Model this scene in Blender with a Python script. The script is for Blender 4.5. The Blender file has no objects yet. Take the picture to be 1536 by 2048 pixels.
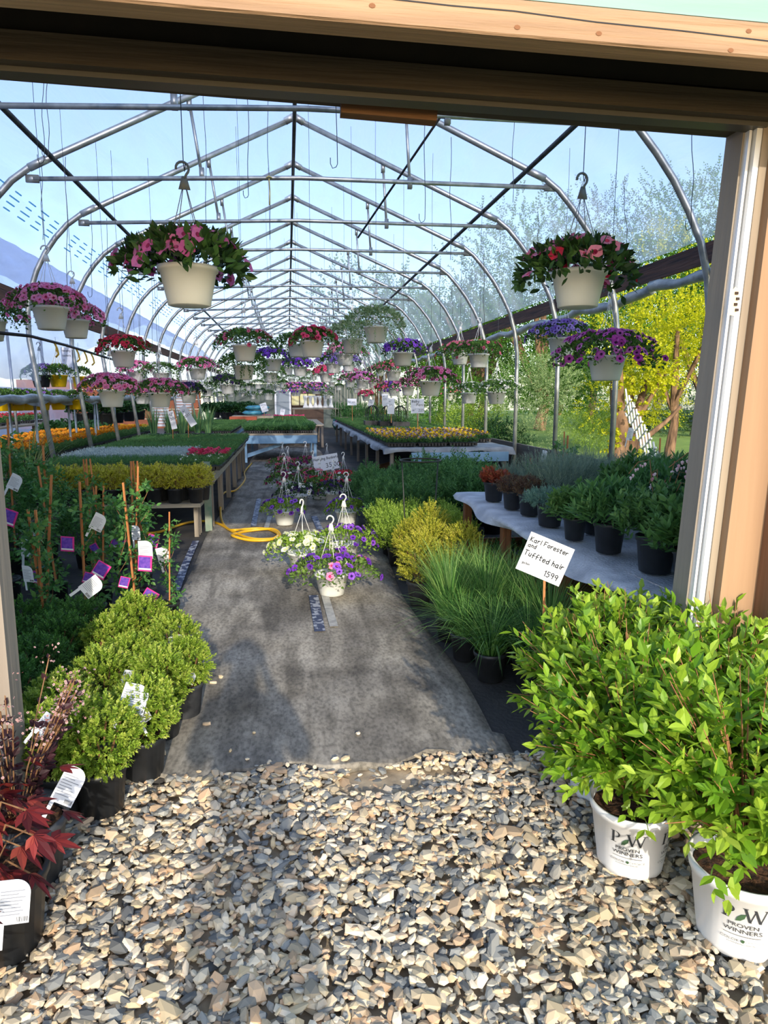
import bpy, math, random
import numpy as np
from mathutils import Vector, Matrix
random.seed(7)
RG = np.random.default_rng(11)
sc = bpy.context.scene
COL = sc.collection
R = math.radians
PI = math.pi

# ------------------------------------------------------------------ camera
F = 1370.0
PITCH = math.atan(229 / F)
YAW = math.atan(193 / math.hypot(F, 229))
cam_d = bpy.data.cameras.new('camera')
cam_d.sensor_fit = 'VERTICAL'
cam_d.sensor_height = 36.0
cam_d.lens = F / 2048 * 36.0
cam_d.clip_start = 0.02
cam_d.clip_end = 400
cam = bpy.data.objects.new('camera', cam_d)
COL.objects.link(cam)
cam.location = (0, 0, 1.6)
cam.rotation_euler = (PI / 2 - PITCH, 0, -YAW)
sc.camera = cam
_fw = np.array([math.sin(YAW) * math.cos(PITCH), math.cos(YAW) * math.cos(PITCH), -math.sin(PITCH)])
_rt = np.array([math.cos(YAW), -math.sin(YAW), 0.0])
_up = np.cross(_rt, _fw)
CP = np.array([0, 0, 1.6])
def ray(x, y): return _fw + _rt * (x - 768) / F + _up * (1024 - y) / F
def gz(x, y, z=0.0):                 # the photo point (x, y) measured at height z
    d = ray(x, y); return CP + d * (z - 1.6) / d[2]
def gy(x, y, Y):                     # ... measured at distance Y down the house
    d = ray(x, y); return CP + d * Y / d[1]
def gs(x, y, wpx, w):                # ... measured from a known width
    return CP + ray(x, y) * (w * F / wpx)

# ------------------------------------------------------------------ light
SUN_EL = R(20.5); SUN_AZ = R(4.0)
w = bpy.data.worlds.new('sky'); sc.world = w; w.use_nodes = True
wn = w.node_tree; bg = wn.nodes['Background']
sky = wn.nodes.new('ShaderNodeTexSky'); sky.sky_type = 'NISHITA'
sky.sun_disc = False; sky.sun_elevation = R(24); sky.sun_rotation = R(180 - 4)
sky.air_density = 1.0; sky.dust_density = 1.0; sky.ozone_density = 1.6
wn.links.new(sky.outputs[0], bg.inputs[0]); bg.inputs[1].default_value = 0.30
sd = bpy.data.lights.new('sun', 'SUN'); sd.energy = 3.8; sd.angle = R(0.6); sd.color = (1.0, .90, .74)
so = bpy.data.objects.new('sun', sd); COL.objects.link(so)
sundir = Vector((-math.sin(SUN_AZ) * math.cos(SUN_EL), math.cos(SUN_AZ) * math.cos(SUN_EL), -math.sin(SUN_EL)))
so.rotation_euler = sundir.to_track_quat('-Z', 'Y').to_euler(); so.location = (3, -20, 12)
vs = sc.view_settings
vs.view_transform = 'Standard'; vs.look = 'None'; vs.gamma = 1.0; vs.use_curve_mapping = False; vs.exposure = 0.30
sc.cycles.max_bounces = 8; sc.cycles.transparent_max_bounces = 24
sc.cycles.diffuse_bounces = 4; sc.cycles.sample_clamp_indirect = 6

# ------------------------------------------------------------------ materials
def lin(c):
    if isinstance(c, str):
        c = tuple(int(c[i:i + 2], 16) / 255 for i in (0, 2, 4))
    return tuple((v / 12.92 if v <= .04045 else ((v + .055) / 1.055) ** 2.4) for v in c) + (1.0,)
MC = {}
def newmat(name):
    m = bpy.data.materials.new(name); m.use_nodes = True
    return m, m.node_tree, m.node_tree.nodes['Principled BSDF']
def M(name, c, rough=.6, c2=None, scale=8, metal=0, bump=0, bscale=None, stretch=(1, 1, 1), coat=0, spec=.5, detail=5, lo=.35, hi=.65):
    if name in MC: return MC[name]
    m, nt, b = newmat(name)
    b.inputs['Roughness'].default_value = rough; b.inputs['Metallic'].default_value = metal
    b.inputs['Specular IOR Level'].default_value = spec
    b.inputs['Base Color'].default_value = lin(c)
    if c2 or bump:
        tc = nt.nodes.new('ShaderNodeTexCoord'); mp = nt.nodes.new('ShaderNodeMapping')
        mp.inputs['Scale'].default_value = stretch
        nt.links.new(tc.outputs['Object'], mp.inputs[0])
    if c2:
        n = nt.nodes.new('ShaderNodeTexNoise'); n.inputs['Scale'].default_value = scale; n.inputs['Detail'].default_value = detail
        r = nt.nodes.new('ShaderNodeValToRGB')
        r.color_ramp.elements[0].position = lo; r.color_ramp.elements[1].position = hi
        r.color_ramp.elements[0].color = lin(c); r.color_ramp.elements[1].color = lin(c2)
        nt.links.new(mp.outputs[0], n.inputs['Vector']); nt.links.new(n.outputs['Fac'], r.inputs[0])
        nt.links.new(r.outputs[0], b.inputs['Base Color'])
    if bump:
        n2 = nt.nodes.new('ShaderNodeTexNoise'); n2.inputs['Scale'].default_value = bscale or scale; n2.inputs['Detail'].default_value = 6
        bp = nt.nodes.new('ShaderNodeBump'); bp.inputs['Strength'].default_value = bump; bp.inputs['Distance'].default_value = .02
        nt.links.new(mp.outputs[0], n2.inputs['Vector']); nt.links.new(n2.outputs['Fac'], bp.inputs['Height'])
        nt.links.new(bp.outputs[0], b.inputs['Normal'])
    MC[name] = m
    return m
def LM(name, stops, trans=.3, rough=.5, spec=.35):
    """leaf / petal / stone: colour picked per leaf from a ramp by the mesh attribute 'tint'"""
    if name in MC: return MC[name]
    m, nt, b = newmat(name)
    a = nt.nodes.new('ShaderNodeAttribute'); a.attribute_name = 'tint'
    r = nt.nodes.new('ShaderNodeValToRGB'); cr = r.color_ramp
    n = len(stops)
    while len(cr.elements) < n: cr.elements.new(.5)
    for i, s in enumerate(stops):
        cr.elements[i].position = i / max(1, n - 1); cr.elements[i].color = lin(s)
    nt.links.new(a.outputs['Fac'], r.inputs[0]); nt.links.new(r.outputs[0], b.inputs['Base Color'])
    b.inputs['Roughness'].default_value = rough; b.inputs['Specular IOR Level'].default_value = spec
    if trans:
        t = nt.nodes.new('ShaderNodeBsdfTranslucent'); mx = nt.nodes.new('ShaderNodeMixShader'); mx.inputs[0].default_value = trans
        nt.links.new(r.outputs[0], t.inputs[0]); nt.links.new(b.outputs[0], mx.inputs[1]); nt.links.new(t.outputs[0], mx.inputs[2])
        nt.links.new(mx.outputs[0], nt.nodes['Material Output'].inputs[0])
    MC[name] = m
    return m
def wood(name, c, c2, dark=None, axis='X', scale=5, rough=.75, bump=.35):
    """sawn timber with long grain along one axis"""
    st = {'X': (.35, 7, 7), 'Y': (7, .35, 7), 'Z': (7, 7, .35)}[axis]
    return M(name, c, rough, c2, scale, bump=bump, bscale=scale * 2.4, stretch=st, detail=8, lo=.3, hi=.7)

def film_mat():
    m, nt, b = newmat('greenhouse_film')
    b.inputs['Base Color'].default_value = lin('d2dce8'); b.inputs['Roughness'].default_value = .35
    tr = nt.nodes.new('ShaderNodeBsdfTransparent'); tr.inputs[0].default_value = (.74, .755, .90, 1)
    tl = nt.nodes.new('ShaderNodeBsdfTranslucent'); tl.inputs[0].default_value = lin('ccd8e6')
    tc = nt.nodes.new('ShaderNodeTexCoord'); mp = nt.nodes.new('ShaderNodeMapping'); mp.inputs['Scale'].default_value = (2.2, .35, .5)
    mp.inputs['Rotation'].default_value = (.5, 0, 0)
    n = nt.nodes.new('ShaderNodeTexNoise'); n.inputs['Scale'].default_value = 2.3; n.inputs['Detail'].default_value = 4
    n.inputs['Distortion'].default_value = .6
    nt.links.new(tc.outputs['Object'], mp.inputs[0]); nt.links.new(mp.outputs[0], n.inputs['Vector'])
    r = nt.nodes.new('ShaderNodeMapRange'); r.inputs[1].default_value = .35; r.inputs[2].default_value = .7
    r.inputs[3].default_value = .34; r.inputs[4].default_value = .52
    nt.links.new(n.outputs['Fac'], r.inputs[0])
    bp = nt.nodes.new('ShaderNodeBump'); bp.inputs['Strength'].default_value = .5; bp.inputs['Distance'].default_value = .05
    nt.links.new(n.outputs['Fac'], bp.inputs['Height']); nt.links.new(bp.outputs[0], b.inputs['Normal']); nt.links.new(bp.outputs[0], tl.inputs[1])
    m1 = nt.nodes.new('ShaderNodeMixShader'); m1.inputs[0].default_value = .8
    nt.links.new(b.outputs[0], m1.inputs[1]); nt.links.new(tl.outputs[0], m1.inputs[2])
    m2 = nt.nodes.new('ShaderNodeMixShader')
    nt.links.new(r.outputs[0], m2.inputs[0]); nt.links.new(tr.outputs[0], m2.inputs[1]); nt.links.new(m1.outputs[0], m2.inputs[2])
    nt.links.new(m2.outputs[0], nt.nodes['Material Output'].inputs[0])
    return m
FILM = film_mat()
STEEL = M('galvanised_steel', 'b4b8b6', .42, '8f9597', 9, metal=.75)
DSTEEL = M('dull_steel', '55585a', .5, '3c3e40', 9, metal=.5)
WIRE = M('hook_wire', '3b3f42', .5, metal=.4)
WHITE_PL = M('white_plastic', 'ecebe4', .38)
CREAM_PL = M('cream_basket_plastic', 'eceee8', .4, 'e2e4de', 3)
BLACK_PL = M('black_pot_plastic', '1d1f22', .45, '2b2d31', 14)
DUSTY_PL = M('dusty_pot_plastic', '4a4c50', .6, '2c2e33', 12)
YELLOW_PL = M('yellow_pot_plastic', 'e6bd12', .4)
SOIL = M('potting_soil', '2a1c12', .95, '5a3b22', 60, bump=.8)
PAPER = M('white_card', 'd6d9de', .6)
INK = M('black_ink', '17171c', .7)
GINK = M('grey_print', '7d828c', .7)

# ------------------------------------------------------------------ mesh builder
class MB:
    def __init__(s): s.V = []; s.T = []; s.F = []; s.n = 0; s.m = []
    def add(s, v, faces, mi=0, tint=.5):
        v = np.asarray(v, float).reshape(-1, 3)
        s.V.append(v)
        t = np.empty(len(v)); t[:] = tint; s.T.append(t)
        if isinstance(faces, np.ndarray): faces = [faces]
        else:
            g = {}
            for f in faces: g.setdefault(len(f), []).append(f)
            faces = [np.array(a) for a in g.values()]
        for a in faces:
            s.F.append(a.astype(np.int64) + s.n)
            s.m.append(np.full(len(a), mi))
        s.n += len(v)
        return s
    def inst(s, tv, tf, org, X, Y, Z, mi=0, tint=.5):
        """copies of a template: tv (n,3), tf list of faces, per-copy origin and scaled axes (N,3)"""
        N = len(org); tv = np.asarray(tv, float)
        v = org[:, None] + tv[None, :, 0:1] * X[:, None] + tv[None, :, 1:2] * Y[:, None] + tv[None, :, 2:3] * Z[:, None]
        off = (np.arange(N) * len(tv))
        g = {}
        for f in tf: g.setdefault(len(f), []).append(f)
        fs = [(np.array(a)[None] + off[:, None, None]).reshape(-1, k) for k, a in g.items()]
        t = np.empty(N); t[:] = tint
        s.V.append(v.reshape(-1, 3)); s.T.append(np.repeat(t, len(tv)))
        for a in fs: s.F.append(a + s.n); s.m.append(np.full(len(a), mi))
        s.n += N * len(tv)
        return s
    def box(s, c, d, mi=0, rz=0, rx=0, ry=0, tint=.5):
        x, y, z = np.array(d) / 2
        v = np.array([[i, j, k] for i in (-x, x) for j in (-y, y) for k in (-z, z)])
        if rz or rx or ry: v = v @ np.array(Matrix.Rotation(rz, 3, 'Z') @ Matrix.Rotation(ry, 3, 'Y') @ Matrix.Rotation(rx, 3, 'X')).T
        return s.add(v + np.array(c), [(0, 1, 3, 2), (4, 6, 7, 5), (0, 4, 5, 1), (2, 3, 7, 6), (0, 2, 6, 4), (1, 5, 7, 3)], mi, tint)
    def hexa(s, p, mi=0):   # 8 corners: 4 of the front (ccw) then 4 of the back
        return s.add(p, [(0, 1, 2, 3), (7, 6, 5, 4), (0, 4, 5, 1), (1, 5, 6, 2), (2, 6, 7, 3), (3, 7, 4, 0)], mi)
    def tube(s, pts, r, seg=8, mi=0, cap=True, tint=.5):
        P = np.asarray(pts, float); n = len(P)
        rr = np.empty(n); rr[:] = r
        T = np.gradient(P, axis=0); T /= np.linalg.norm(T, axis=1)[:, None] + 1e-12
        ref = np.array([0, 0, 1.0]) if abs(T[0][2]) < .9 else np.array([1.0, 0, 0])
        a = np.cross(ref, T[0]); a /= np.linalg.norm(a)
        rings = []
        for i in range(n):
            a = a - T[i] * (a @ T[i]); a /= np.linalg.norm(a) + 1e-12
            b = np.cross(T[i], a)
            th = np.arange(seg) * 2 * PI / seg
            rings.append(P[i] + rr[i] * (np.cos(th)[:, None] * a + np.sin(th)[:, None] * b))
        v = np.concatenate(rings)
        f = [(i * seg + j, i * seg + (j + 1) % seg, (i + 1) * seg + (j + 1) % seg, (i + 1) * seg + j) for i in range(n - 1) for j in range(seg)]
        if cap: f += [tuple(range(seg))[::-1], tuple((n - 1) * seg + j for j in range(seg))]
        return s.add(v, f, mi, tint)
    def lathe(s, prof, seg=24, mi=0, c=(0, 0, 0), rmod=None):
        n = len(prof); v = []
        for (r, z) in prof:
            for j in range(seg):
                t = j * 2 * PI / seg; k = rmod(t, z) if rmod else 1
                v.append((c[0] + r * k * math.cos(t), c[1] + r * k * math.sin(t), c[2] + z))
        f = [(i * seg + j, i * seg + (j + 1) % seg, (i + 1) * seg + (j + 1) % seg, (i + 1) * seg + j) for i in range(n - 1) for j in range(seg)]
        if prof[0][0] > .0005: f.append(tuple(range(seg))[::-1])
        return s.add(v, f, mi)
    def disc(s, r, z, seg=20, mi=0, c=(0, 0)):
        return s.add([(c[0] + r * math.cos(j * 2 * PI / seg), c[1] + r * math.sin(j * 2 * PI / seg), z) for j in range(seg)], [tuple(range(seg))], mi)
    def mesh(s, name, mats, smooth=False):
        me = bpy.data.meshes.new(name)
        v = np.concatenate(s.V); me.vertices.add(len(v)); me.vertices.foreach_set('co', v.ravel())
        li = np.concatenate([f.ravel() for f in s.F]); lt = np.concatenate([np.full(len(f), f.shape[1]) for f in s.F])
        ls = np.concatenate([[0], np.cumsum(lt)[:-1]])
        me.loops.add(len(li)); me.loops.foreach_set('vertex_index', li.astype(np.int32))
        me.polygons.add(len(lt)); me.polygons.foreach_set('loop_start', ls.astype(np.int32))
        me.polygons.foreach_set('material_index', np.concatenate(s.m).astype(np.int32))
        me.polygons.foreach_set('use_smooth', np.full(len(lt), bool(smooth)))
        at = me.attributes.new('tint', 'FLOAT', 'POINT'); at.data.foreach_set('value', np.concatenate(s.T).astype(np.float32))
        if not isinstance(mats, (list, tuple)): mats = [mats]
        for m in mats: me.materials.append(m)
        me.update(calc_edges=True); me.validate()
        return me
    def build(s, name, mats, parent=None, smooth=False, loc=None, label=None, cat=None, group=None, kind=None, rz=0):
        o = bpy.data.objects.new(name, s.mesh(name, mats, smooth)); COL.objects.link(o)
        if name == 'flowers': kind = 'stuff'
        if parent: o.parent = parent
        if loc is not None: o.location = loc
        if rz: o.rotation_euler.z = rz
        return tag(o, label, cat, group, kind)
def tag(o, label=None, cat=None, group=None, kind=None):
    if label: o['label'] = label
    if cat: o['category'] = cat
    if group: o['group'] = group
    if kind: o['kind'] = kind
    return o
def thing(name, label, cat, loc=(0, 0, 0), rz=0, group=None, s=1, rx=0, ry=0):
    o = bpy.data.objects.new(name, None); COL.objects.link(o); o.empty_display_size = .1
    o.location = loc; o.rotation_euler = (rx, ry, rz); o.scale = (s, s, s)
    return tag(o, label, cat, group)
def struct(name, mb, mats, smooth=False):
    return mb.build(name, mats, None, smooth, kind='structure')
def dup(root, loc, rz=0, label=None, group=None, s=1, cat=None, drop=(), tilt=(0, 0)):
    def cp(o, par):
        c = o.copy(); COL.objects.link(c)
        if par: c.parent = par
        for ch in list(o.children):
            if ch.name.split('.')[0] not in drop: cp(ch, c)
        return c
    r = cp(root, None); r.location = loc; r.rotation_euler = (tilt[0], tilt[1], rz); r.scale = (s, s, s) if not hasattr(s, '__len__') else s
    if label: r['label'] = label
    if group: r['group'] = group
    elif 'group' in r.keys(): del r['group']
    if cat: r['category'] = cat
    return r
PROTO = {}
class Maker:
    """one builder per kind: the first call builds it, the next ones copy it"""
    def __init__(s, fn, n=1): s.fn = fn; s.n = n; s.p = [None] * n; s.k = 0
    def put(s, loc, rz=None, label=None, group=None, sc_=1, cat=None, tilt=(0, 0), drop=(), which=None):
        i = (s.k if which is None else which) % s.n; s.k += 1
        if rz is None: rz = random.uniform(0, 6.28)
        if s.p[i] is None:
            s.p[i] = s.fn(i); o = s.p[i]
            o.location = loc; o.rotation_euler = (tilt[0], tilt[1], rz); o.scale = (sc_,) * 3 if not hasattr(sc_, '__len__') else sc_
            if label: o['label'] = label
            if group: o['group'] = group
            if cat: o['category'] = cat
            return o
        return dup(s.p[i], loc, rz, label, group, sc_, cat, drop, tilt)
ORD = ['first', 'second', 'third', 'fourth', 'fifth', 'sixth', 'seventh', 'eighth', 'ninth', 'tenth', 'eleventh', 'twelfth', 'thirteenth', 'fourteenth', 'fifteenth', 'sixteenth', 'seventeenth', 'eighteenth', 'nineteenth', 'twentieth']
def nth(i): return ORD[i] if i < 20 else ('twenty-' + ORD[i - 20] if i < 29 else ('thirtieth' if i == 29 else 'thirty-' + ORD[i - 30]))

# ------------------------------------------------------------------ plant helpers
def unit(v): return v / (np.linalg.norm(v, axis=-1, keepdims=True) + 1e-9)
def axes(d, roll=.5, up=(0, 0, 1.0)):
    """leaf frames: Y along d, Z facing up-ish with random roll"""
    N = len(d); u = np.broadcast_to(np.array(up, float), (N, 3)) + RG.normal(0, roll, (N, 3))
    z = unit(u - d * (u * d).sum(1)[:, None]); x = np.cross(d, z)
    return x, d, z
LEAF4 = ([(0, 0, 0), (-.5, .42, .12), (0, 1, -.12), (.5, .42, .12)], [(0, 3, 2), (0, 2, 1)])
LEAF8 = ([(0, 0, 0), (.3, .2, .05), (.5, .45, .07), (.3, .75, .02), (0, 1, -.12), (-.3, .75, .02), (-.5, .45, .07), (-.3, .2, .05), (0, .45, -.03)],
         [(8, 0, 1), (8, 1, 2), (8, 2, 3), (8, 3, 4), (8, 4, 5), (8, 5, 6), (8, 6, 7), (8, 7, 0)])
PET = []
for _k in range(10):
    _t = _k * PI / 5; _r = 1.0 if _k % 2 == 0 else .86
    PET.append((math.cos(_t) * _r, math.sin(_t) * _r, -.10 if _k % 2 == 0 else .02))
for _k in range(10):
    _t = _k * PI / 5; PET.append((math.cos(_t) * .34, math.sin(_t) * .34, -.1))
PET.append((0, 0, -.55))
PETF = [(j, (j + 1) % 10, 10 + (j + 1) % 10, 10 + j) for j in range(10)]
THRF = [(10 + j, 10 + (j + 1) % 10, 20) for j in range(10)]
def petals(mb, org, nrm, r, mi=0, mt=1, tint=None):
    N = len(org); x, y, z = axes(np.cross(nrm, unit(RG.normal(0, 1, (N, 3)))), 0)
    z = unit(nrm); a = unit(np.cross(z, RG.normal(0, 1, (N, 3)))); b = np.cross(z, a)
    r = np.broadcast_to(r, (N,))[:, None]; sq = RG.uniform(.75, 1.1, (N, 1))
    t = RG.uniform(0, 1, N) if tint is None else tint
    # two face groups share the vertices of one flower
    tv = np.array(PET); off = np.arange(N) * 21
    v = org[:, None] + tv[None, :, 0:1] * (a * r)[:, None] + tv[None, :, 1:2] * (b * r * sq)[:, None] + tv[None, :, 2:3] * (z * r)[:, None]
    mb.V.append(v.reshape(-1, 3)); mb.T.append(np.repeat(t, 21))
    mb.F.append((np.array(PETF)[None] + off[:, None, None]).reshape(-1, 4) + mb.n); mb.m.append(np.full(N * 10, mi))
    mb.F.append((np.array(THRF)[None] + off[:, None, None]).reshape(-1, 3) + mb.n); mb.m.append(np.full(N * 10, mt))
    mb.n += N * 21
def shoots(mb, org, d, n, length, L, W, spread=55, tmpl=LEAF4, roll=.5, mi=0, pair=True, droop=0, taper=.5, tvar=.5, tbias=0):
    """leaves set along shoots from org (N,3) in direction d"""
    N = len(org); d = unit(d); k = np.arange(n)
    t = (k + .6) / n
    ln = np.broadcast_to(length, (N,)) * RG.uniform(.75, 1.15, N)
    ref = unit(np.cross(d, RG.normal(0, 1, (N, 3)))); r2 = np.cross(d, ref)
    P = org[:, None] + d[:, None] * (ln[:, None] * t)[..., None]
    P[..., 2] -= droop * (ln[:, None] * t) ** 2
    outs = []
    for side in ((0, PI) if pair else (0,)):
        th = k * (PI / 2 if pair else 2.4) + side
        pr = ref[:, None] * np.cos(th)[None, :, None] + r2[:, None] * np.sin(th)[None, :, None]
        a = R(spread) * (1 - .45 * t)[None, :, None]
        dd = unit(d[:, None] * np.cos(a) + pr * np.sin(a) + RG.normal(0, .12, (N, n, 3)))
        sz = (1 - taper * np.abs(t - .45) * 1.2)[None, :] * RG.uniform(.75, 1.15, (N, n))
        outs.append((P.reshape(-1, 3), dd.reshape(-1, 3), sz.ravel()))
    base = np.repeat(RG.uniform(0, 1, N)[:, None], n, 1) * .6 + .4 * t[None]
    for o_, dd, sz in outs:
        x, y, z = axes(dd, roll)
        tt = np.clip(base.ravel() * (1 - tvar * .6) + RG.uniform(0, 1, len(sz)) * tvar * .6 + tbias, 0, 1)
        mb.inst(tmpl[0], tmpl[1], o_, x * (W * sz)[:, None], y * (L * sz)[:, None], z * (W * sz)[:, None] * 1.0, mi, tt)
    return P
def dome(N, rx, ry, rz, z0=0, lo=.75, minz=-.2):
    """points on the outer shell of an ellipsoid, with outward normals"""
    v = unit(RG.normal(0, 1, (N * 3, 3))); v = v[v[:, 2] > minz][:N]
    rad = RG.uniform(lo, 1, (len(v), 1)) * (1 + .12 * np.sin(v[:, :1] * 5 + 1) * np.cos(v[:, 1:2] * 6))
    p = v * rad * np.array([rx, ry, rz]) + np.array([0, 0, z0])
    return p, unit(v / np.array([rx, ry, rz]))
def stems(mb, P, r=.002, mi=0, seg=4):
    for p in P: mb.tube(p, r, seg, mi, cap=False)
def pot_mb(r, h, base=.78, lip=.008, seg=26, ribs=0):
    mb = MB()
    mb.lathe([(r * base * .9, 0), (r * base, .004), (r * (base + (1 - base) * .85), h * .86), (r * 1.03, h * .87), (r * 1.05, h), (r * .97, h), (r * .93, h * .88)], seg)
    return mb
def soil_mb(r, z):
    mb = MB(); n = 24; v = [(0, 0, z + .008)]
    for q in (.35, .7, 1.0):
        for j in range(n):
            t = j * 2 * PI / n; v.append((r * q * math.cos(t), r * q * math.sin(t), z + random.uniform(-.004, .006)))
    f = [(0, 1 + j, 1 + (j + 1) % n) for j in range(n)]
    for k in range(2):
        a = 1 + k * n; b = a + n; f += [(a + j, b + j, b + (j + 1) % n, a + (j + 1) % n) for j in range(n)]
    return mb.add(v, f)
def tagcard(parent, p, rx=0, rz=0, ry=0, wd=.06, ht=.09, bottom=True, name='plant_tag', face=None, lab='white plant tag with fine print'):
    """white care tag: a rounded card with printed lines and a bar code"""
    mb = MB(); n = 8; pts = [(-wd / 2, 0), (wd / 2, 0)]
    for j in range(n + 1):
        t = j / n * PI / 2; pts.append((wd / 2 - wd * .5 + wd * .5 * math.cos(t), ht - wd * .5 + wd * .5 * math.sin(t)))
    pts.append((-wd / 2, ht)); k = len(pts)
    v = [(x, -.0006, z) for x, z in pts] + [(x, .0006, z) for x, z in pts]
    mb.add(v, [tuple(range(k)), tuple(range(k, 2 * k))[::-1]] + [(j, k + j, k + (j + 1) % k, (j + 1) % k) for j in range(k)])
    mb.box((-wd * .35, 0, -ht * .25), (wd * .18, .001, ht * .6))
    for i in range(8):
        ww = wd * random.uniform(.5, .78); mb.box((-wd * .42 + ww / 2, -.0012, ht * (.22 + .075 * i)), (ww, .0006, ht * .018), 1)
    for i in range(9): mb.box((wd * (.12 + .04 * i), -.0012, ht * .1), (wd * random.choice((.012, .022)), .0006, ht * .11), 2)
    if face is not None: mb.box((0, .0012, ht * .5), (wd * .8, .0006, ht * .7), 3)
    o = mb.build(name, [PAPER, GINK, INK] + ([face] if face is not None else []), parent, loc=p, label=lab)
    o.rotation_euler = (rx, ry, rz); return o

# ------------------------------------------------------------------ writing
def text_vf(body, size=1.0, extrude=0):
    cu = bpy.data.curves.new('t', 'FONT'); cu.body = body; cu.size = size; cu.resolution_u = 3
    cu.align_x = 'CENTER'
    o = bpy.data.objects.new('t', cu); COL.objects.link(o)
    dg = bpy.context.evaluated_depsgraph_get(); dg.update()
    me = bpy.data.meshes.new_from_object(o.evaluated_get(dg))
    v = np.array([x.co[:] for x in me.vertices]); f = [tuple(p.vertices) for p in me.polygons]
    bpy.data.objects.remove(o); bpy.data.curves.remove(cu); bpy.data.meshes.remove(me)
    return v, f
GL = {'K': '0,0 0,10;5,10 0,5 6,0', 'a': '5,5 3,6 1,5 0,3 1,0 4,0 5,2;5,6 5,0 6,0', 'r': '0,6 0,0;0,3 2,6 4,6', 'l': '1,10 1,0', 'F': '0,0 0,10 6,10;0,5 4,5',
      'o': '3,6 0,4 1,0 4,0 5,4 3,6', 'e': '0,3 5,3 4,6 1,6 0,3 1,0 5,0', 's': '4,6 1,6 0,4 4,2 3,0 0,0', 't': '2,9 2,0 4,0;0,6 5,6', 'n': '0,6 0,0;0,4 2,6 4,5 4,0',
      'd': '5,4 3,6 0,4 1,0 4,0 5,2;5,10 5,0', 'T': '0,10 7,10;3,10 3,0', 'u': '0,6 0,1 2,0 4,1;4,6 4,0', 'f': '5,10 3,10 2,8 2,0;0,5 5,5', 'h': '0,10 0,0;0,4 2,6 4,4 4,0',
      'i': '1,6 1,0;1,8 1,9', 'g': '5,5 2,6 0,3 2,0 5,2;5,6 5,-3 2,-4 0,-3', '1': '0,8 2,10 2,0', '5': '5,10 1,10 1,6 4,6 5,3 3,0 0,1', '9': '5,8 3,10 0,8 1,5 4,5 5,8 4,0',
      '.': '1,0 1,1', 'H': '0,0 0,10;6,0 6,10;0,5 6,5', 'B': '0,0 0,10 4,9 4,6 0,5;4,5 5,2 0,0', 'k': '0,10 0,0;4,6 0,3 4,0', '3': '0,9 3,10 4,7 2,5 5,3 3,0 0,1', '0': '3,10 0,7 0,3 3,0 5,3 5,7 3,10',
      'P': '0,0 0,10 5,9 5,6 0,5', 'y': '0,6 2,1;5,6 1,-4', '2': '0,8 3,10 5,7 0,0 5,0', '6': '4,10 1,6 0,3 2,0 5,2 3,5 0,3', '/': '0,0 5,10', '"': '0,10 0,8;2,10 2,8', '4': '1,10 0,5 5,5;4,8 4,0', 'c': '5,5 2,6 0,3 2,0 5,1',
      'b': '0,10 0,0 4,0 5,3 3,6 0,4', 'p': '0,6 0,-4;0,5 4,6 5,2 3,0 0,1', 'm': '0,6 0,0;0,5 2,6 3,5 3,0;3,5 5,6 6,5 6,0', '$': '5,8 1,8 0,6 5,3 4,1 0,1;3,10 3,-1'}
def handwriting(mb, txt, x, z, h, wd, y=-.003, mi=1, slant=.05, rot=0):
    cx = 0; rnd = random.Random(hash(txt) % 97 if False else len(txt) * 7)
    ca, sa = math.cos(rot), math.sin(rot)
    for ch in txt:
        if ch == ' ': cx += 5; continue
        jy = rnd.uniform(-.6, .6); mxx = 0
        for pl in GL[ch].split(';'):
            q = [tuple(float(a) for a in p.split(',')) for p in pl.split(' ')]
            mxx = max(mxx, max(p[0] for p in q))
            Q = []
            for (px, py) in q:
                X = (cx + px + slant * py) * h / 10; Z = (py + jy) * h / 10
                Q.append((x + X * ca - Z * sa, z + X * sa + Z * ca))
            for (x0, z0), (x1, z1) in zip(Q, Q[1:]):
                dx, dz = x1 - x0, z1 - z0; L = math.hypot(dx, dz) or 1; nx, nz = -dz / L * wd / 2, dx / L * wd / 2; ex, ez = dx / L * wd * .4, dz / L * wd * .4
                mb.add([(x0 - nx - ex, y, z0 - nz - ez), (x0 + nx - ex, y, z0 + nz - ez), (x1 + nx + ex, y, z1 + nz + ez), (x1 - nx + ex, y, z1 - nz + ez)], [(0, 3, 2, 1)], mi)
        cx += mxx + 2.6
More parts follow.
